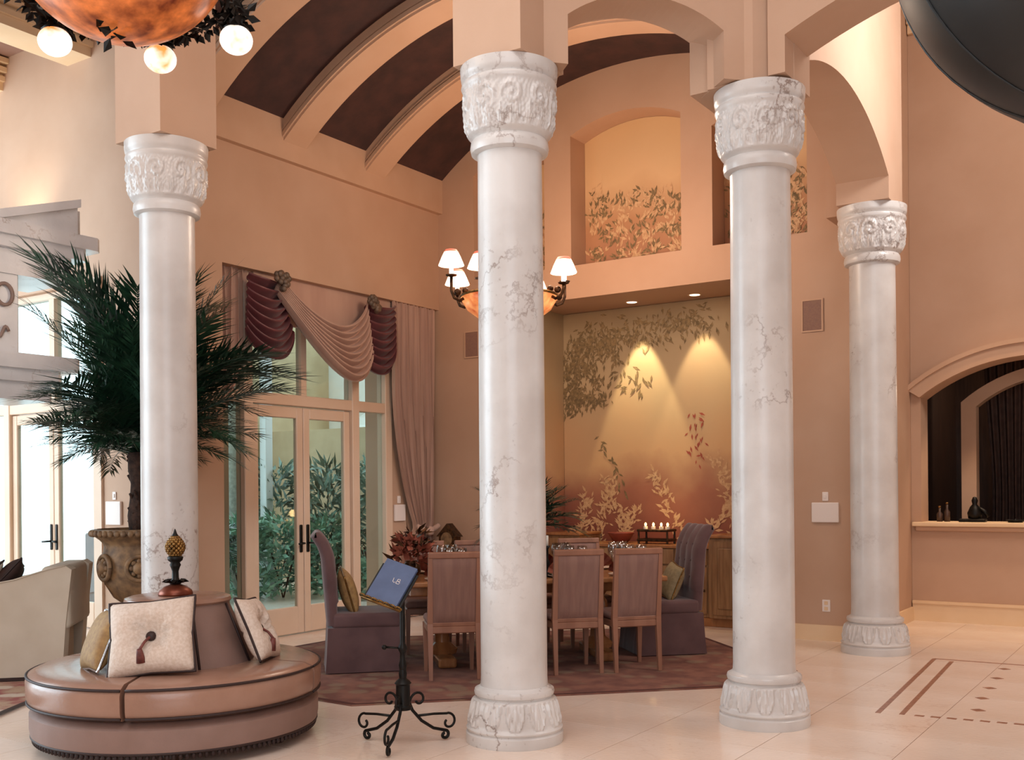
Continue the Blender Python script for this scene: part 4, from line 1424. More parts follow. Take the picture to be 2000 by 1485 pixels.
h1 = make_host('high backed mauve skirted chair at the left head of the table, seen from the side', tuple(ab(0.52, -9.20, RZ)), Q)
h2 = make_host('high backed mauve chair with a tufted back at the right head of the table', tuple(ab(3.33, -9.42, RZ)), Q + PI)
p = ab(0.40, -9.16, RZ + 0.665)
cushion('bolster_pillow', 'tan tasselled pillow on the left head chair', 0.36, 0.36, 0.15, lean(p, Q, 0.28, 0.2), TAN, False, GOLD)
p = ab(3.40, -9.33, RZ + 0.655)
cushion('bolster_pillow', 'pale green and gold pillow on the right head chair', 0.36, 0.34, 0.15, lean(p, Q + PI, 0.35, -0.15), mat('olive_pillow', '#8d7c5c', '#7a6a4c', 0.7, 30), False, GOLD)

# place settings
plate_me = None
TZ = RZ + 0.7605
wine = [(0, 0), (0.034, 0.0), (0.034, 0.003), (0.006, 0.008), (0.0045, 0.085), (0.006, 0.12), (0.016, 0.13), (0.046, 0.165), (0.054, 0.205), (0.044, 0.265), (0.042, 0.265), (0.051, 0.205), (0.044, 0.168), (0.0, 0.135)]
gm = bpy.data.meshes.new('wine_glass'); bm = lathe(B(), wine, 20); bmesh.ops.recalc_face_normals(bm, faces=bm.faces[:]); bm.to_mesh(gm); bm.free(); gm.materials.append(CLEAR)
gm.polygons.foreach_set('use_smooth', [True] * len(gm.polygons))
pm = bpy.data.meshes.new('dinner_plate'); bm = lathe(B(), [(0, 0), (0.08, 0), (0.135, 0.016), (0.137, 0.02), (0.085, 0.006), (0, 0.005)], 32); bmesh.ops.recalc_face_normals(bm, faces=bm.faces[:]); bm.to_mesh(pm); bm.free(); pm.materials.append(CHINA)
nb = B()
for k in range(9):   # napkin folded as a fan
    a0, a1 = PI * (0.08 + 0.84 * k / 9), PI * (0.08 + 0.84 * (k + 1) / 9)
    o_ = 0.012 * (1 if k % 2 else -1)
    vs = [(0.0, -0.006, 0), (0.0, 0.006, 0), (0.15 * math.cos(a0), -o_, 0.16 * math.sin(a0)), (0.15 * math.cos(a1), o_, 0.16 * math.sin(a1))]
    nb.faces.new([nb.verts.new(v) for v in (vs[0], vs[2], vs[3])])
bmesh.ops.solidify(nb, geom=nb.faces[:], thickness=0.004)
nm = bpy.data.meshes.new('folded_napkin'); nb.to_mesh(nm); nb.free(); nm.materials.append(RUSSET)
SEATS = [('near side, ' + n, a, 0.40) for n, a in zip(('first setting from the left', 'second setting from the left', 'third setting from the left', 'fourth setting from the left'), (-0.78, -0.25, 0.30, 0.85))] + \
        [('far side, ' + n, a, -0.40) for n, a in zip(('first setting from the left', 'second setting from the left', 'third setting from the left', 'fourth setting from the left'), (-0.78, -0.25, 0.30, 0.85))]
for nm_, a, b in SEATS:
    sg = 1 if b > 0 else -1
    c = TC + ax * a + bx * b
    tag(link('dinner_plate', pm, None, None, (c.x, c.y, TZ)), 'china plate on the dining table, ' + nm_, 'plate', 'place setting plates')
    tag(link('folded_napkin', nm, None, None, (c.x, c.y, TZ + 0.008), (0, 0, Q)), 'russet fan folded napkin on the table, ' + nm_, 'napkin', 'folded napkins on the table')
    for q, (da, nn) in enumerate(((0.10, 'right'), (0.20, 'outer right'))):
        g = TC + ax * (a + da) + bx * (b - sg * (0.16 - 0.05 * q))
        tag(link('wine_glass', gm, None, None, (g.x, g.y, TZ)), 'wine glass standing %s of the napkin, %s' % (nn, nm_), 'glass', 'wine glasses on the dining table')
# left end: loose arrangement of dried flowers
fa = TC + ax * (-0.98) + bx * (-0.05)
da = thing('dried_bouquet', 'russet dried flower bouquet at the window end of the table', 'flowers', (fa.x, fa.y, TZ))
obj('vase', lathe(B(), [(0, 0), (0.06, 0), (0.085, 0.05), (0.075, 0.11), (0.05, 0.13), (0.055, 0.14)], 20), BRONZE, da, True)
bme = bush_mesh('blooms', 0.17, 0.24, 150, 0.09, 0.03, 5, RUSSET)
o = link('blooms', bme, None, da, (0, 0, 0.12)); o['kind'] = 'stuff'
bme = bush_mesh('dry_leaves', 0.19, 0.30, 70, 0.12, 0.016, 6, BRONZE)
o = link('dry_leaves', bme, None, da, (0, 0, 0.1)); o['kind'] = 'stuff'
# palm centrepiece on a tall dark holder
cp_ = thing('centrepiece_palm', 'dark feathery palm centrepiece on a tall stand, behind the middle column', 'plant', (TC.x + 0.08, TC.y + 0.0, TZ))
obj('holder', lathe(B(), [(0, 0), (0.11, 0), (0.12, 0.015), (0.03, 0.04), (0.022, 0.2), (0.03, 0.26), (0.09, 0.33), (0.10, 0.40), (0.08, 0.43), (0, 0.42)], 24), IRON, cp_, 40)
FRS = [frond_mesh('frond', 0.55, dr, 18, 0.2, 0.011, 30 + i, LEAF) for i, dr in enumerate((0.6, 1.0))]
for k in range(34):
    el = math.radians(78 - 72 * (k / 34)); az = k * 2.39996
    o = link('frond', FRS[k % 2], None, cp_, (0, 0, 0.41))
    o.rotation_euler = (Matrix.Rotation(az, 3, 'Z') @ Matrix.Rotation(-el, 3, 'Y')).to_euler()
    s_ = 0.85 + 0.25 * ((k * 7) % 5) / 5
    o.scale = (s_, s_, s_)
for nm2, dd, lab in (('candlestick', 0.33, 'tall dark candlestick on the table just right of the middle column'),):
    c = TC + ax * 0.18 + bx * 0.3
    cs_ = thing(nm2, lab, 'candlestick', (c.x, c.y, TZ))
    obj('holder', lathe(B(), [(0, 0), (0.055, 0), (0.05, 0.015), (0.018, 0.03), (0.013, 0.09), (0.026, 0.12), (0.012, 0.15), (0.012, 0.24), (0.03, 0.27), (0, 0.27)], 18), IRON, cs_, True)
    obj('candle', lathe(B(), [(0, 0.27), (0.012, 0.27), (0.012, 0.36), (0, 0.362)], 10), PAPER, cs_, True)

# ------------------------------------------------------------------ sideboard in the alcove
sb = thing('sideboard', 'long carved wooden sideboard standing in the mural alcove', 'sideboard', (-5.43, 10.9, 0))
W2 = 1.30
obj('carcass', bevbox((-0.82, 0, 0.10), (0.82, 0.47, 0.86), 0.006, 1), BUFF, sb)
obj('countertop', bevbox((-0.84, -0.03, 0.86), (0.84, 0.48, 0.90), 0.01, 2), TABW, sb)
obj('plinth', bevbox((-1.29, 0.01, 0), (1.29, 0.47, 0.10), 0.006, 1), TABW, sb)
for sg in (-1, 1):
    a, b = (0.82, 1.30) if sg > 0 else (-1.30, -0.82)
    obj('end_cabinet', bevbox((a, -0.04, 0.10), (b, 0.47, 0.985), 0.006, 1), BUFF, sb)
    obj('end_top', bevbox((a - 0.02, -0.07, 0.985), (b + 0.02, 0.48, 1.02), 0.01, 2), TABW, sb)
xs = [-0.80, -0.40, 0.0, 0.40]
for x in xs + [0.86, -1.26]:
    y = 0.0 if x in xs else -0.04
    zt_ = 0.66 if x in xs else 0.95
    dr = obj('door', bevbox((x + 0.012, y - 0.02, 0.14), (x + 0.388, y, zt_), 0.005, 1), BUFF, sb)
    obj('panel', bevbox((x + 0.075, y - 0.032, 0.21), (x + 0.325, y - 0.018, zt_ - 0.07), 0.012, 2), BUFF, dr)
    kb = B(); ball(kb, (x + 0.36, y - 0.035, (0.14 + zt_) / 2), 0.015); obj('knob', kb, BRONZE, dr, True)
    if x in xs:
        dw = obj('drawer', bevbox((x + 0.012, y - 0.02, 0.68), (x + 0.388, y, 0.85), 0.005, 1), BUFF, sb)
        kb = B(); ball(kb, (x + 0.2, y - 0.035, 0.765), 0.015); obj('knob', kb, BRONZE, dw, True)
cd = thing('candle_tray', 'dark tiered tray with lit candles on the sideboard below the mural', 'tray', (-5.33, 11.05, 0.9))
obj('lower_tier', bevbox((-0.2, -0.12, 0.03), (0.2, 0.12, 0.06), 0.008, 1), BRONZE, cd)
obj('upper_tier', bevbox((-0.2, -0.12, 0.14), (0.2, 0.12, 0.17), 0.008, 1), BRONZE, cd)
for x in (-0.18, 0.18):
    for y in (-0.1, 0.1):
        obj('leg', lathe(B(), [(0, 0), (0.014, 0), (0.012, 0.14), (0, 0.14)], 8, (x, y, 0)), BRONZE, cd)
for k, x in enumerate((-0.13, -0.03, 0.07, 0.15)):
    cn = obj('candle', lathe(B(), [(0, 0.17), (0.025, 0.17), (0.025, 0.20), (0, 0.20)], 12, (x, -0.02, 0)), PAPER, cd)
    fb_ = B(); ball(fb_, (x, -0.02, 0.222), 0.014, (1, 1, 1.6), 8, 6); obj('flame', fb_, FLAME, cn, True)
lamp('candle_glow', 'POINT', (-5.33, 11.0, 1.22), 2.2, (1, 0.6, 0.25), 0.05)
rv = thing('red_bowl', 'low dark red lacquer bowl on the sideboard left of the candle tray', 'bowl', (-5.82, 11.1, 0.9))
obj('body', lathe(B(), [(0, 0), (0.07, 0), (0.10, 0.02), (0.155, 0.11), (0.16, 0.12), (0.15, 0.12), (0.1, 0.04), (0, 0.03)], 28), REDART, rv, True)
obj('foot_ring', lathe(B(), [(0.06, -0.0), (0.075, 0.0), (0.072, 0.012)], 24), BRONZE, rv, True)

# console and dark clock against the back wall on the left
cs2 = thing('console_table', 'small wooden console against the back wall behind the first side chair', 'table', (-7.72, 10.26, 0))
obj('top', bevbox((-0.32, -0.17, 0.78), (0.32, 0.19, 0.815), 0.008, 2), TABW, cs2)
obj('apron', bevbox((-0.28, -0.14, 0.68), (0.28, 0.17, 0.78), 0.005, 1), TABW, cs2)
for x in (-0.26, 0.26):
    for y in (-0.12, 0.15):
        obj('leg', lathe(B(), [(0, 0), (0.018, 0), (0.025, 0.3), (0.02, 0.6), (0.03, 0.68), (0, 0.68)], 12, (x, y, 0)), TABW, cs2, 40)
ck = thing('mantel_clock', 'dark gabled clock with a pale round face on the console', 'clock', (-7.70, 10.22, 0.815))
obj('case', plate_bm([(-0.12, 0), (0.12, 0), (0.12, 0.16), (0.16, 0.16), (0.10, 0.22), (0, 0.32), (-0.10, 0.22), (-0.16, 0.16), (-0.12, 0.16)], [], FT, -0.06, 0.06), BRONZE, ck)
obj('face', lathe(B(), [(0, 0), (0.08, 0), (0.085, 0.006), (0, 0.008)], 28, M=Matrix.Translation((0, -0.061, 0.13)) @ Matrix.Rotation(PI / 2, 4, 'X')), URNM, ck)

# ------------------------------------------------------------------ dining chandelier
dc = thing('dining_chandelier', 'lit chandelier with shaded candles and an amber bowl over the dining table', 'chandelier', (-5.13, 7.71, 0))
obj('bowl', lathe(B(), [(0, 2.98), (0.12, 2.995), (0.26, 3.05), (0.37, 3.13), (0.43, 3.23), (0.42, 3.235), (0.25, 3.08), (0, 3.02)], 40), AMBR2, dc, True)
obj('rim', lathe(B(), [(0.42, 3.228), (0.44, 3.235), (0.44, 3.25), (0.42, 3.252)], 40), GOLD, dc, True)
obj('stem', lathe(B(), [(0, 3.0), (0.02, 3.0), (0.02, 3.3), (0.05, 3.4), (0.06, 3.5), (0.03, 3.6), (0.02, 3.75), (0.015, 6.26), (0.08, 6.27), (0.08, 6.32), (0, 6.32)], 16), BRONZE, dc, 40)
for k in range(8):
    a = 2 * PI * (k + 0.15) / 8
    o_ = Vector((math.cos(a), math.sin(a), 0))
    R_ = 0.525
    dz = 0.02 if k % 2 else -0.07
    ab_ = B()
    tube(ab_, [o_ * 0.40 + Vector((0, 0, 3.22)), o_ * 0.45 + Vector((0, 0, 3.19)), o_ * 0.50 + Vector((0, 0, 3.21)), o_ * R_ + Vector((0, 0, 3.27)), o_ * R_ + Vector((0, 0, 3.38 + dz))], 0.014, 8)
    ball(ab_, o_ * 0.47 + Vector((0, 0, 3.265)), 0.03)
    ball(ab_, o_ * 0.40 + Vector((0, 0, 3.28)), 0.028)
    lathe(ab_, [(0, 0), (0.045, 0.01), (0.05, 0.02), (0, 0.02)], 14, o_ * R_ + Vector((0, 0, 3.37 + dz)))
    am = obj('arm', ab_, BRONZE, dc, True)
    obj('candle', lathe(B(), [(0, 0), (0.019, 0), (0.019, 0.12), (0, 0.12)], 12, o_ * R_ + Vector((0, 0, 3.39 + dz))), CANDL, am, True)
    sh_ = obj('shade', lathe(B(), [(0.112, 0.09), (0.106, 0.105), (0.084, 0.16), (0.062, 0.205), (0.045, 0.22), (0.0, 0.222)], 24, o_ * R_ + Vector((0, 0, 3.38 + dz))), SHADE, am, True)
    obj('shade_cap', lathe(B(), [(0.064, 0.204), (0.050, 0.226), (0.02, 0.232), (0, 0.232)], 20, o_ * R_ + Vector((0, 0, 3.38 + dz))), SHRIM, am, True)

# ------------------------------------------------------------------ foyer chandelier (upper left)
fc = thing('foyer_chandelier', 'large amber bowl chandelier with iron leaves and glowing globes, at the upper left', 'chandelier', (-4.84, 3.53, 0))
zb = 3.985
RB = 0.60
bp_ = [(RB * math.sin(q), zb + RB * (1 - math.cos(q))) for q in [i / 20 * 1.15 for i in range(21)]]
obj('bowl', lathe(B(), [(0.0, zb)] + bp_[1:] + [(bp_[-1][0] - 0.03, bp_[-1][1] + 0.01), (0, zb + 0.08)], 56), AMBER, fc, True)


def leafcluster(bm, c, r, n, ll, rnd):
    for k in range(n):
        dv = Vector((rnd.gauss(0, 1), rnd.gauss(0, 1), rnd.gauss(0, .7))).normalized()
        p_ = Vector(c) + dv * r * rnd.random()
        dv2 = (dv + Vector((rnd.gauss(0, .5), rnd.gauss(0, .5), rnd.gauss(0, .5)))).normalized()
        sd = dv2.orthogonal().normalized() * ll * .28
        up = dv2.cross(sd).normalized() * ll * .12
        vs = [p_, p_ + dv2 * ll * .5 + sd + up, p_ + dv2 * ll, p_ + dv2 * ll * .5 - sd + up]
        bm.faces.new([bm.verts.new(v) for v in vs])


rl = random.Random(11)
lbm = B()
leafcluster(lbm, (0.02, -0.06, zb + 0.0), 0.07, 22, 0.09, rl)
o = obj('leaf_finial', lbm, IRON, fc, fix=False); o['kind'] = 'stuff'
camdir = Vector((4.73, -3.46, 0)).normalized()
a_view = math.atan2(0.833, -0.553)
GA = [math.radians(q) for q in (0, 52, 122, 180, 238, 308, 360)]
for k in range(6):
    a = a_view + GA[k]
    o_ = Vector((math.cos(a), math.sin(a), 0))
    c_ = o_ * 0.66 + Vector((0, 0, 4.14))
    ab_ = B()
    tube(ab_, [o_ * 0.42 + Vector((0, 0, zb + 0.36)), o_ * 0.52 + Vector((0, 0, zb + 0.42)), o_ * 0.66 + Vector((0, 0, zb + 0.36)), c_ + Vector((0, 0, 0.09))], 0.016, 8)
    am = obj('arm', ab_, IRON, fc, True)
    gb = B(); ball(gb, c_, 0.094, (1, 1, 0.86), 24, 16)
    obj('globe', gb, GLOBE, am, True)
    cb = B()
    lathe(cb, [(0, 0.095), (0.05, 0.09), (0.075, 0.06), (0.0, 0.07)], 16, c_)
    obj('cap', cb, IRON, am, True)
    lc = B()
    leafcluster(lc, c_ + Vector((0, 0, 0.12)), 0.08, 26, 0.09, rl)
    for q in range(9):     # garland sagging to the next arm
        a2 = a + (GA[k + 1] - GA[k]) * (q + 0.5) / 9
        o2 = Vector((math.cos(a2), math.sin(a2), 0))
        leafcluster(lc, o2 * (0.64 - 0.06 * math.sin(PI * (q + .5) / 9)) + Vector((0, 0, 4.27 - 0.02 * math.sin(PI * (q + .5) / 9))), 0.04, 12, 0.07, rl)
    o = obj('leaf_garland', lc, IRON, am, fix=False); o['kind'] = 'stuff'
obj('rod', lathe(B(), [(0, zb + 0.05), (0.03, zb + 0.05), (0.02, 5.0), (0.02, 7.55), (0.12, 7.57), (0.12, 7.6), (0, 7.6)], 14), IRON, fc, True)
lamp('chandelier_glow', 'POINT', (-4.84, 3.53, 4.75), 22, WARM, 0.3)

# black hanging bowl at the upper right
bd = thing('black_pendant', 'big plain black bowl shaped pendant shade at the upper right', 'pendant', (-0.12, 3.52, 3.30))
R_ = 0.72
obj('shade', lathe(B(), [(R_ * math.sin(q), -R_ * math.cos(q)) for q in [i / 36 * PI / 2 for i in range(37)]] + [(R_ - 0.03, 0.0)] + [((R_ - 0.03) * math.sin(q), -(R_ - 0.03) * math.cos(q)) for q in [PI / 2 * (1 - i / 18) for i in range(1, 19)]], 72), BLACK, bd, True)
rb2 = B()
for k in range(12):
    a = 2 * PI * k / 12
    tube(rb2, [(R_ * 1.001 * math.sin(q) * math.cos(a), R_ * 1.001 * math.sin(q) * math.sin(a), -R_ * 1.001 * math.cos(q)) for q in [0.12 + i / 16 * 1.45 for i in range(17)]], 0.005, 6)
obj('ribs', rb2, BLACK, bd, True)
obj('rod', lathe(B(), [(0, -0.76), (0.015, -0.76), (0.015, 4.27), (0.08, 4.28), (0.08, 4.30), (0, 4.30)], 12), IRON, bd, True)

# ------------------------------------------------------------------ fireplace, armchair and rug on the left
fp = thing('marble_chimneypiece', 'tall pale marble chimneypiece with broken pediment at the left edge', 'fireplace', (-9.3, 5.0, 0))
P0 = Vector((-9.3, 5.0, 0))


def slab(nm, t1, z0, z1, dep, chamf, t0=3.7, m=MARB2):
    pts = [(-0.75, t0 - 5), (dep, t0 - 5), (dep, t1 - 5 - chamf), (dep - chamf, t1 - 5), (-0.75, t1 - 5)]
    return obj(nm, plate_bm(pts, [], FZ, z0, z1), MARB2, fp)


slab('hearth_leg', 5.42, 0, 2.42, 0.0, 0.02)
slab('mantel_lower', 6.02, 2.43, 2.60, 0.0, 0.05)
slab('mantel_middle', 6.10, 2.60, 2.72, 0.04, 0.06)
slab('mantel_shelf', 6.28, 2.72, 2.86, 0.08, 0.06)
slab('overmantel', 5.68, 2.86, 3.62, -0.02, 0.02)
orn = B()
tube(orn, [Vector((0.0, 5.52 - 5 + 0.08 * math.cos(a), 3.40 + 0.10 * math.sin(a))) for a in [2 * PI * i / 20 for i in range(21)]], 0.018, 6, False)
tube(orn, [Vector((0.0, 5.50 - 5 + 0.06 * q, 3.05 + 0.05 * math.sin(q * 3))) for q in [i / 6 for i in range(-3, 7)]], 0.016, 6)
obj('carved_ornament', orn, mat('carving_stone', '#a08a80', '#8f766c', 0.4, 8), fp, True)
slab('architrave', 6.22, 3.60, 3.68, 0.0, 0.05)
slab('frieze', 6.28, 3.68, 3.84, -0.02, 0.08)
slab('cornice_lower', 6.38, 3.84, 3.95, 0.05, 0.06)
slab('cornice_upper', 6.50, 3.95, 4.08, 0.10, 0.06)
obj('pediment', plate_bm([(3.7 - 5, 4.08), (6.26 - 5, 4.08), (6.26 - 5, 4.42), (5.3 - 5, 4.09), (3.7 - 5, 4.09)], [], FS, -0.28, 0.04), MARB2, fp)
obj('pediment_molding', plate_bm([(5.0 - 5, 4.082), (5.45 - 5, 4.082), (6.26 - 5, 4.35), (6.26 - 5, 4.43), (5.25 - 5, 4.10)], [], FS, 0.04, 0.10), MARB2, fp)
obj('pediment_end', plate_bm([(6.26 - 5, 4.08), (6.46 - 5, 4.08), (6.46 - 5, 4.40), (6.26 - 5, 4.40)], [], FS, -0.55, -0.22), MARB2, fp)
up_l = thing('uplight', 'small uplight glowing on the wall behind the marble pediment', 'light', (-11.5, 6.98, 4.30))
obj('bracket', box(B(), (-0.03, 0.0, 0.0), (0.03, 0.22, 0.05)), BRONZE, up_l)
obj('cup', lathe(B(), [(0, 0), (0.05, 0.0), (0.09, 0.08), (0.085, 0.08), (0.04, 0.01), (0, 0.01)], 18, (0, 0, 0.04)), BRONZE, up_l, True)

arm = thing('cream_armchair', 'cream upholstered armchair with pillows, seen from the side at the left edge', 'armchair', tuple(ab(-2.4, -9.66, 0.014)), Q)
# local: faces -x, near side at +? (bx direction is local -y)
side = [(-0.55, 0.03), (0.47, 0.03), (0.50, 0.45), (0.55, 0.90), (0.50, 0.935), (0.36, 0.90), (0.10, 0.82), (-0.35, 0.74), (-0.55, 0.725)]
for y0, y1 in ((-0.46, -0.28), (0.28, 0.46)):
    b_ = plate_bm(side, [], lambda p, q, dd: Vector((p, dd, q)), y0, y1)
    bmesh.ops.bevel(b_, geom=[e for e in b_.edges if len(e.link_faces) == 2 and e.calc_face_angle(0) > 1.0], offset=0.03, segments=3, affect='EDGES')
    obj('arm', b_, SOFA, arm, 40)
obj('seat', bevbox((-0.53, -0.28, 0.03), (0.42, 0.28, 0.48), 0.03, 3), SOFA, arm, 40)
obj('backrest', bevbox((0.30, -0.44, 0.40), (0.53, 0.44, 0.93), 0.05, 3), SOFA, arm, 40)
wl = B(); tube(wl, [(-0.54, -0.462, 0.728), (-0.35, -0.462, 0.745), (0.1, -0.462, 0.825), (0.36, -0.462, 0.905), (0.5, -0.462, 0.935)], 0.006, 6)
obj('welt', wl, SOFA, arm, True)
bs_ = obj('base_trim', box(B(), (-0.53, -0.455, 0.002), (0.465, 0.455, 0.03)), PIPE, arm)
p = ab(-2.48, -9.66, 0.80)
cushion('throw_pillow', 'dark brown velvet pillow lying against the armchair back', 0.42, 0.42, 0.16, lean(p, Q + PI, 0.7, 0.3), mat('brown_velvet', '#2c1814', '#3a221c', 0.7, 20), False)
p = ab(-2.66, -9.58, 0.78)
cushion('throw_pillow', 'cream pillow with brown edge in front of the dark pillow on the armchair', 0.42, 0.42, 0.16, lean(p, Q + PI, 0.8, 0.6), SOFA, False)
pts = [tuple(ab(a, b).xy) for a, b in ((-2.30, -7.0), (-1.70, -9.6), (-1.70, -10.2), (-3.3, -10.2), (-4.6, -7.0))]
rug2 = tag(obj('living_rug', plate_bm(pts, [], FZ, 0.0005, 0.012), RUG2), 'red and cream patterned rug under the cream armchair', 'rug')
eb = B()
a_, b_ = ab(-2.30, -7.0, 0.013), ab(-1.70, -9.6, 0.013)
nn = (b_ - a_).normalized().cross(Vector((0, 0, 1))) * 0.05
eb.faces.new([eb.verts.new(v + Vector((0, 0, 0.0015))) for v in (a_, b_, b_ + nn, a_ + nn)])
obj('border', eb, PIPE, rug2)

# ------------------------------------------------------------------ bar things
sc_ = thing('dark_sculpture', 'dark figurine group on the bar counter at the left of the opening', 'sculpture', (-2.22, 12.75, 1.13))
obj('plinth', bevbox((-0.14, -0.08, 0), (0.14, 0.08, 0.035), 0.008, 1), IRON, sc_)
fb_ = B(); lathe(fb_, [(0, 0.03), (0.07, 0.04), (0.08, 0.10), (0.05, 0.17), (0.025, 0.2), (0.035, 0.24), (0.02, 0.28), (0, 0.285)], 14, (0.02, 0, 0))
tube(fb_, [(0.05, 0, 0.16), (0.12, 0, 0.12), (0.16, 0, 0.06)], 0.022, 7)
obj('figure', fb_, IRON, sc_, True)
for k, (dx, h) in enumerate(((-0.36, 0.16), (-0.28, 0.20))):
    bt_ = thing('bar_bottle', ('short dark bottle' if k == 0 else 'taller dark bottle') + ' at the left end of the bar counter', 'bottle', (-2.22 + dx, 12.78, 1.13), 0)
    obj('body', lathe(B(), [(0, 0), (0.032, 0), (0.034, h * .55), (0.014, h * .72), (0.013, h), (0, h)], 14), DARKW, bt_, True)
    obj('cap', lathe(B(), [(0, h), (0.015, h), (0.015, h + 0.02), (0, h + 0.02)], 12), GOLD, bt_, True)
rt = thing('dark_tray', 'small dark dish on the bar counter beside the figurine', 'dish', (-1.78, 12.72, 1.13))
obj('dish', lathe(B(), [(0, 0), (0.07, 0), (0.10, 0.03), (0.095, 0.03), (0.06, 0.008), (0, 0.008)], 20), IRON, rt, True)
obj('knob', lathe(B(), [(0, 0.008), (0.015, 0.01), (0.02, 0.03), (0, 0.04)], 10), IRON, rt, True)
pf = thing('red_panel_picture', 'framed red picture on the far wall of the bar room', 'picture', (-1.35, 15.99, 2.35))
obj('frame', plate_bm([(-0.5, -0.55), (0.5, -0.55), (0.5, 0.55), (-0.5, 0.55)], [[(-0.44, -0.49), (0.44, -0.49), (0.44, 0.49), (-0.44, 0.49)]], FT, -0.05, 0), DARKW, pf)
obj('canvas', box(B(), (-0.44, -0.02, -0.49), (0.44, 0, 0.49)), REDART, pf)
for s_, lab in ((-2.05, 'gathered dark curtain hanging on the left in the bar room'), (-0.75, 'gathered dark curtain hanging on the right in the bar room')):
    cu = thing('bar_curtain', lab, 'curtain', (s_, 14.6, 0))
    bm = B()
    sheet(bm, lambda u, v: Vector(((u - .5) * (0.7 - 0.35 * math.sin(PI * min(1, v * 1.1)) * v), 0.04 * math.sin(u * 44), 3.3 * (1 - v) + 0.02)), 60, 20)
    obj('cloth', bm, mat('bar_cloth', '#4a342d', '#5a4238', 0.8, 10), cu, True, fix=False)
    rb3 = B(); tube(rb3, [(-0.45, 0, 3.33), (0.45, 0, 3.33)], 0.015, 8); obj('rod', rb3, IRON, cu, True)
bl = thing('bar_downlight', 'small lit downlight under the arch of the bar opening', 'light', (-2.12, 13.2, 3.39))
obj('trim_ring', lathe(B(), [(0.05, 0.0), (0.065, -0.006), (0.065, 0.008)], 18), CREAM, bl, True)
obj('lens', lathe(B(), [(0, -0.003), (0.05, -0.003), (0.05, 0.008)], 18), SHADE, bl, True)

# ------------------------------------------------------------------ outdoors
struct('ground_patio', box(B(), (-40, 7.0, -0.25), (-8.3, 34, -0.02)), PATIO)
struct('exterior_wall', plate_bm([(12.3, 0), (14.3, 0)] + [(14.3, 2.0)] + arc(14.3, 15.9, 2.0, 0.7, 16) + [(15.9, 0), (22, 0), (22, 5.5), (12.3, 5.5)], [], FS, -14.6, -14.2), STUCCO)
struct('exterior_wall_far', box(B(), (-14.2, 13.2, 0), (-8.6, 13.5, 2.6)), STUCCO)
struct('exterior_eave', box(B(), (-9.3, 7.6, 3.95), (-8.6, 14.0, 4.15)), STUCCO)
for (s, t), lab in (((-10.55, 8.05), 'white garden post outside the left sidelight'), ((-11.9, 11.2), 'white garden post seen through the right door')):
    gp = thing('garden_post', lab, 'post', (s, t, -0.02))
    obj('shaft', bevbox((-0.07, -0.07, 0.2), (0.07, 0.07, 3.9), 0.008, 1), mat('white_post', '#e8eef0', None, 0.5), gp)
    obj('plinth', bevbox((-0.12, -0.12, 0), (0.12, 0.12, 0.2), 0.01, 1), mat('white_plinth', '#e8eef0', None, 0.5), gp)
gt = thing('garden_palm_trunk', 'thick grey palm trunk outside the left door leaf', 'tree', (-12.3, 11.0, -0.02))
obj('trunk', lathe(B(), [(0, 0), (0.24, 0), (0.20, 0.6), (0.19, 2.2), (0.21, 3.0), (0.22, 4.6), (0, 4.6)], 20, disp=lambda a, z: 0.012 * math.sin(z * 40)), mat('grey_bark', '#7d8076', '#9a9c90', 0.9, 20), gt, True)
for k in range(12):
    o = link('frond', FR[k % 4], None, gt, (0, 0, 4.5))
    o.rotation_euler = (Matrix.Rotation(k * 2.4, 3, 'Z') @ Matrix.Rotation(-0.6, 3, 'Y')).to_euler(); o.scale = (1.6,) * 3
BM1 = [bush_mesh('leaves', 0.55, 1.15, 520, 0.20, 0.03, 40 + k, LEAF2) for k in range(2)]
BM2 = [bush_mesh('leaves', 0.6, 1.95, 640, 0.30, 0.028, 50 + k, LEAF3) for k in range(2)]
BM3 = [bush_mesh('leaves', 0.5, 0.55, 400, 0.16, 0.03, 60 + k, LEAF2) for k in range(2)]
BL = [((-11.5, 10.35), BM1[0], 'light green bush low outside the left door leaf'), ((-11.2, 10.85), BM1[1], 'light green bush outside the meeting of the doors'),
      ((-12.1, 11.6), BM2[0], 'tall dark shrub behind the bushes outside the left door'), ((-11.3, 11.9), BM2[1], 'tall dark shrub outside the right door leaf'),
      ((-10.8, 11.4), BM1[0], 'bright bush outside the right door leaf'), ((-10.4, 12.0), BM2[0], 'shady shrub outside the right sidelight'),
      ((-10.0, 11.5), BM3[0], 'yellow green low plant outside the right sidelight'), ((-13.0, 11.2), BM2[1], 'dark shrub far left outside the doors')]
for (s, t), me, lab in BL:
    g = thing('garden_bush', lab, 'bush', (s, t, -0.02))
    lo_ = link('leaves', me, None, g); lo_['kind'] = 'stuff'
    lo_.rotation_euler = (0, 0, s * 9)
    stb = B()
    for k in range(4):
        a = k * 1.6
        tube(stb, [(0, 0, 0), (0.1 * math.cos(a), 0.1 * math.sin(a), 0.3), (0.25 * math.cos(a), 0.25 * math.sin(a), 0.7)], 0.012, 5)
    obj('stems', stb, BARK, g, True)
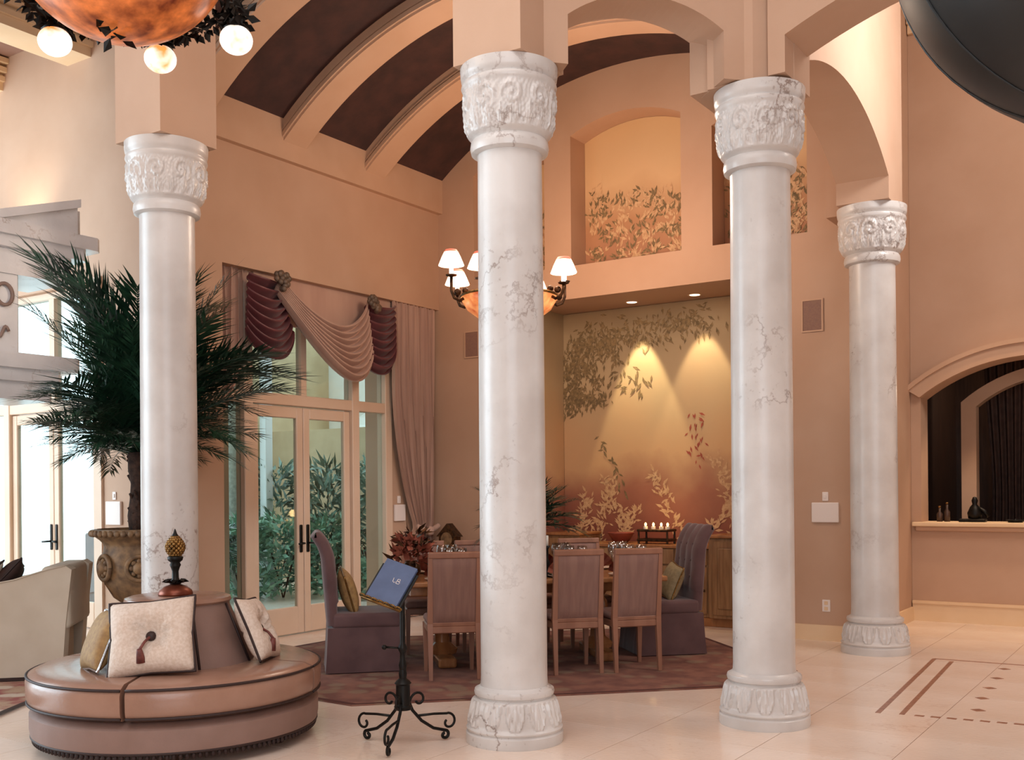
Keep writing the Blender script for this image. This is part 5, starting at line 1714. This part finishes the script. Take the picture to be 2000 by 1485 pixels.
gpp = thing('garden_fan_palm', 'small dark palm outside the left sidelight', 'palm', (-10.3, 8.75, -0.02))
obj('trunk', lathe(B(), [(0, 0), (0.06, 0), (0.05, 1.0), (0, 1.05)], 12), BARK, gpp, True)
for k in range(16):
    o = link('frond', FRS[k % 2], None, gpp, (0, 0, 1.0 if k % 2 else 0.7)); o.rotation_euler = (Matrix.Rotation(k * 2.4, 3, 'Z') @ Matrix.Rotation(-0.7 + 0.06 * k, 3, 'Y')).to_euler(); o.scale = (1.3,) * 3
# through the living room doors
pl = thing('garden_planter', 'brown planter with a leafy plant outside the left living room door', 'planter', (-12.9, 9.2, -0.02))
obj('box', bevbox((-0.25, -0.25, 0), (0.25, 0.25, 1.0), 0.02, 1), PLANTER, pl)
g = thing('garden_bush', 'leafy green plant beside the brown planter outside the living room', 'bush', (-12.3, 9.6, -0.02))
o = link('leaves', BM1[1], None, g); o['kind'] = 'stuff'
stb = B(); tube(stb, [(0, 0, 0), (0.05, 0, 0.5)], 0.015, 5); obj('stems', stb, BARK, g, True)
pc_ = thing('patio_chair', 'dark patio chair outside the right living room door', 'chair', (-11.6, 9.6, -0.02), 0.6)
obj('seat', bevbox((-0.25, -0.25, 0.40), (0.25, 0.25, 0.46), 0.01, 1), IRON, pc_)
obj('back', bevbox((-0.25, 0.22, 0.46), (0.25, 0.27, 1.05), 0.01, 1), IRON, pc_)
for x in (-0.22, 0.22):
    for y in (-0.22, 0.22):
        obj('leg', lathe(B(), [(0, 0), (0.02, 0), (0.02, 0.4), (0, 0.4)], 8, (x, y, 0)), IRON, pc_)
ex = struct('exterior_arcade', plate_bm([(-20, 0), (-16.2, 0), (-16.2, 2.3)] + arc(-16.2, -14.4, 2.3, 0.8, 14) + [(-14.4, 0), (-13.8, 0), (-13.8, 2.3)] + arc(-13.8, -12.0, 2.3, 0.8, 14) + [(-12.0, 0), (-11.4, 0), (-11.4, 4.6), (-20, 4.6)], [], FT, 15.0, 15.4), mat('pale_arcade', '#e4e6e2', '#dcdcd6', 0.8, 3))
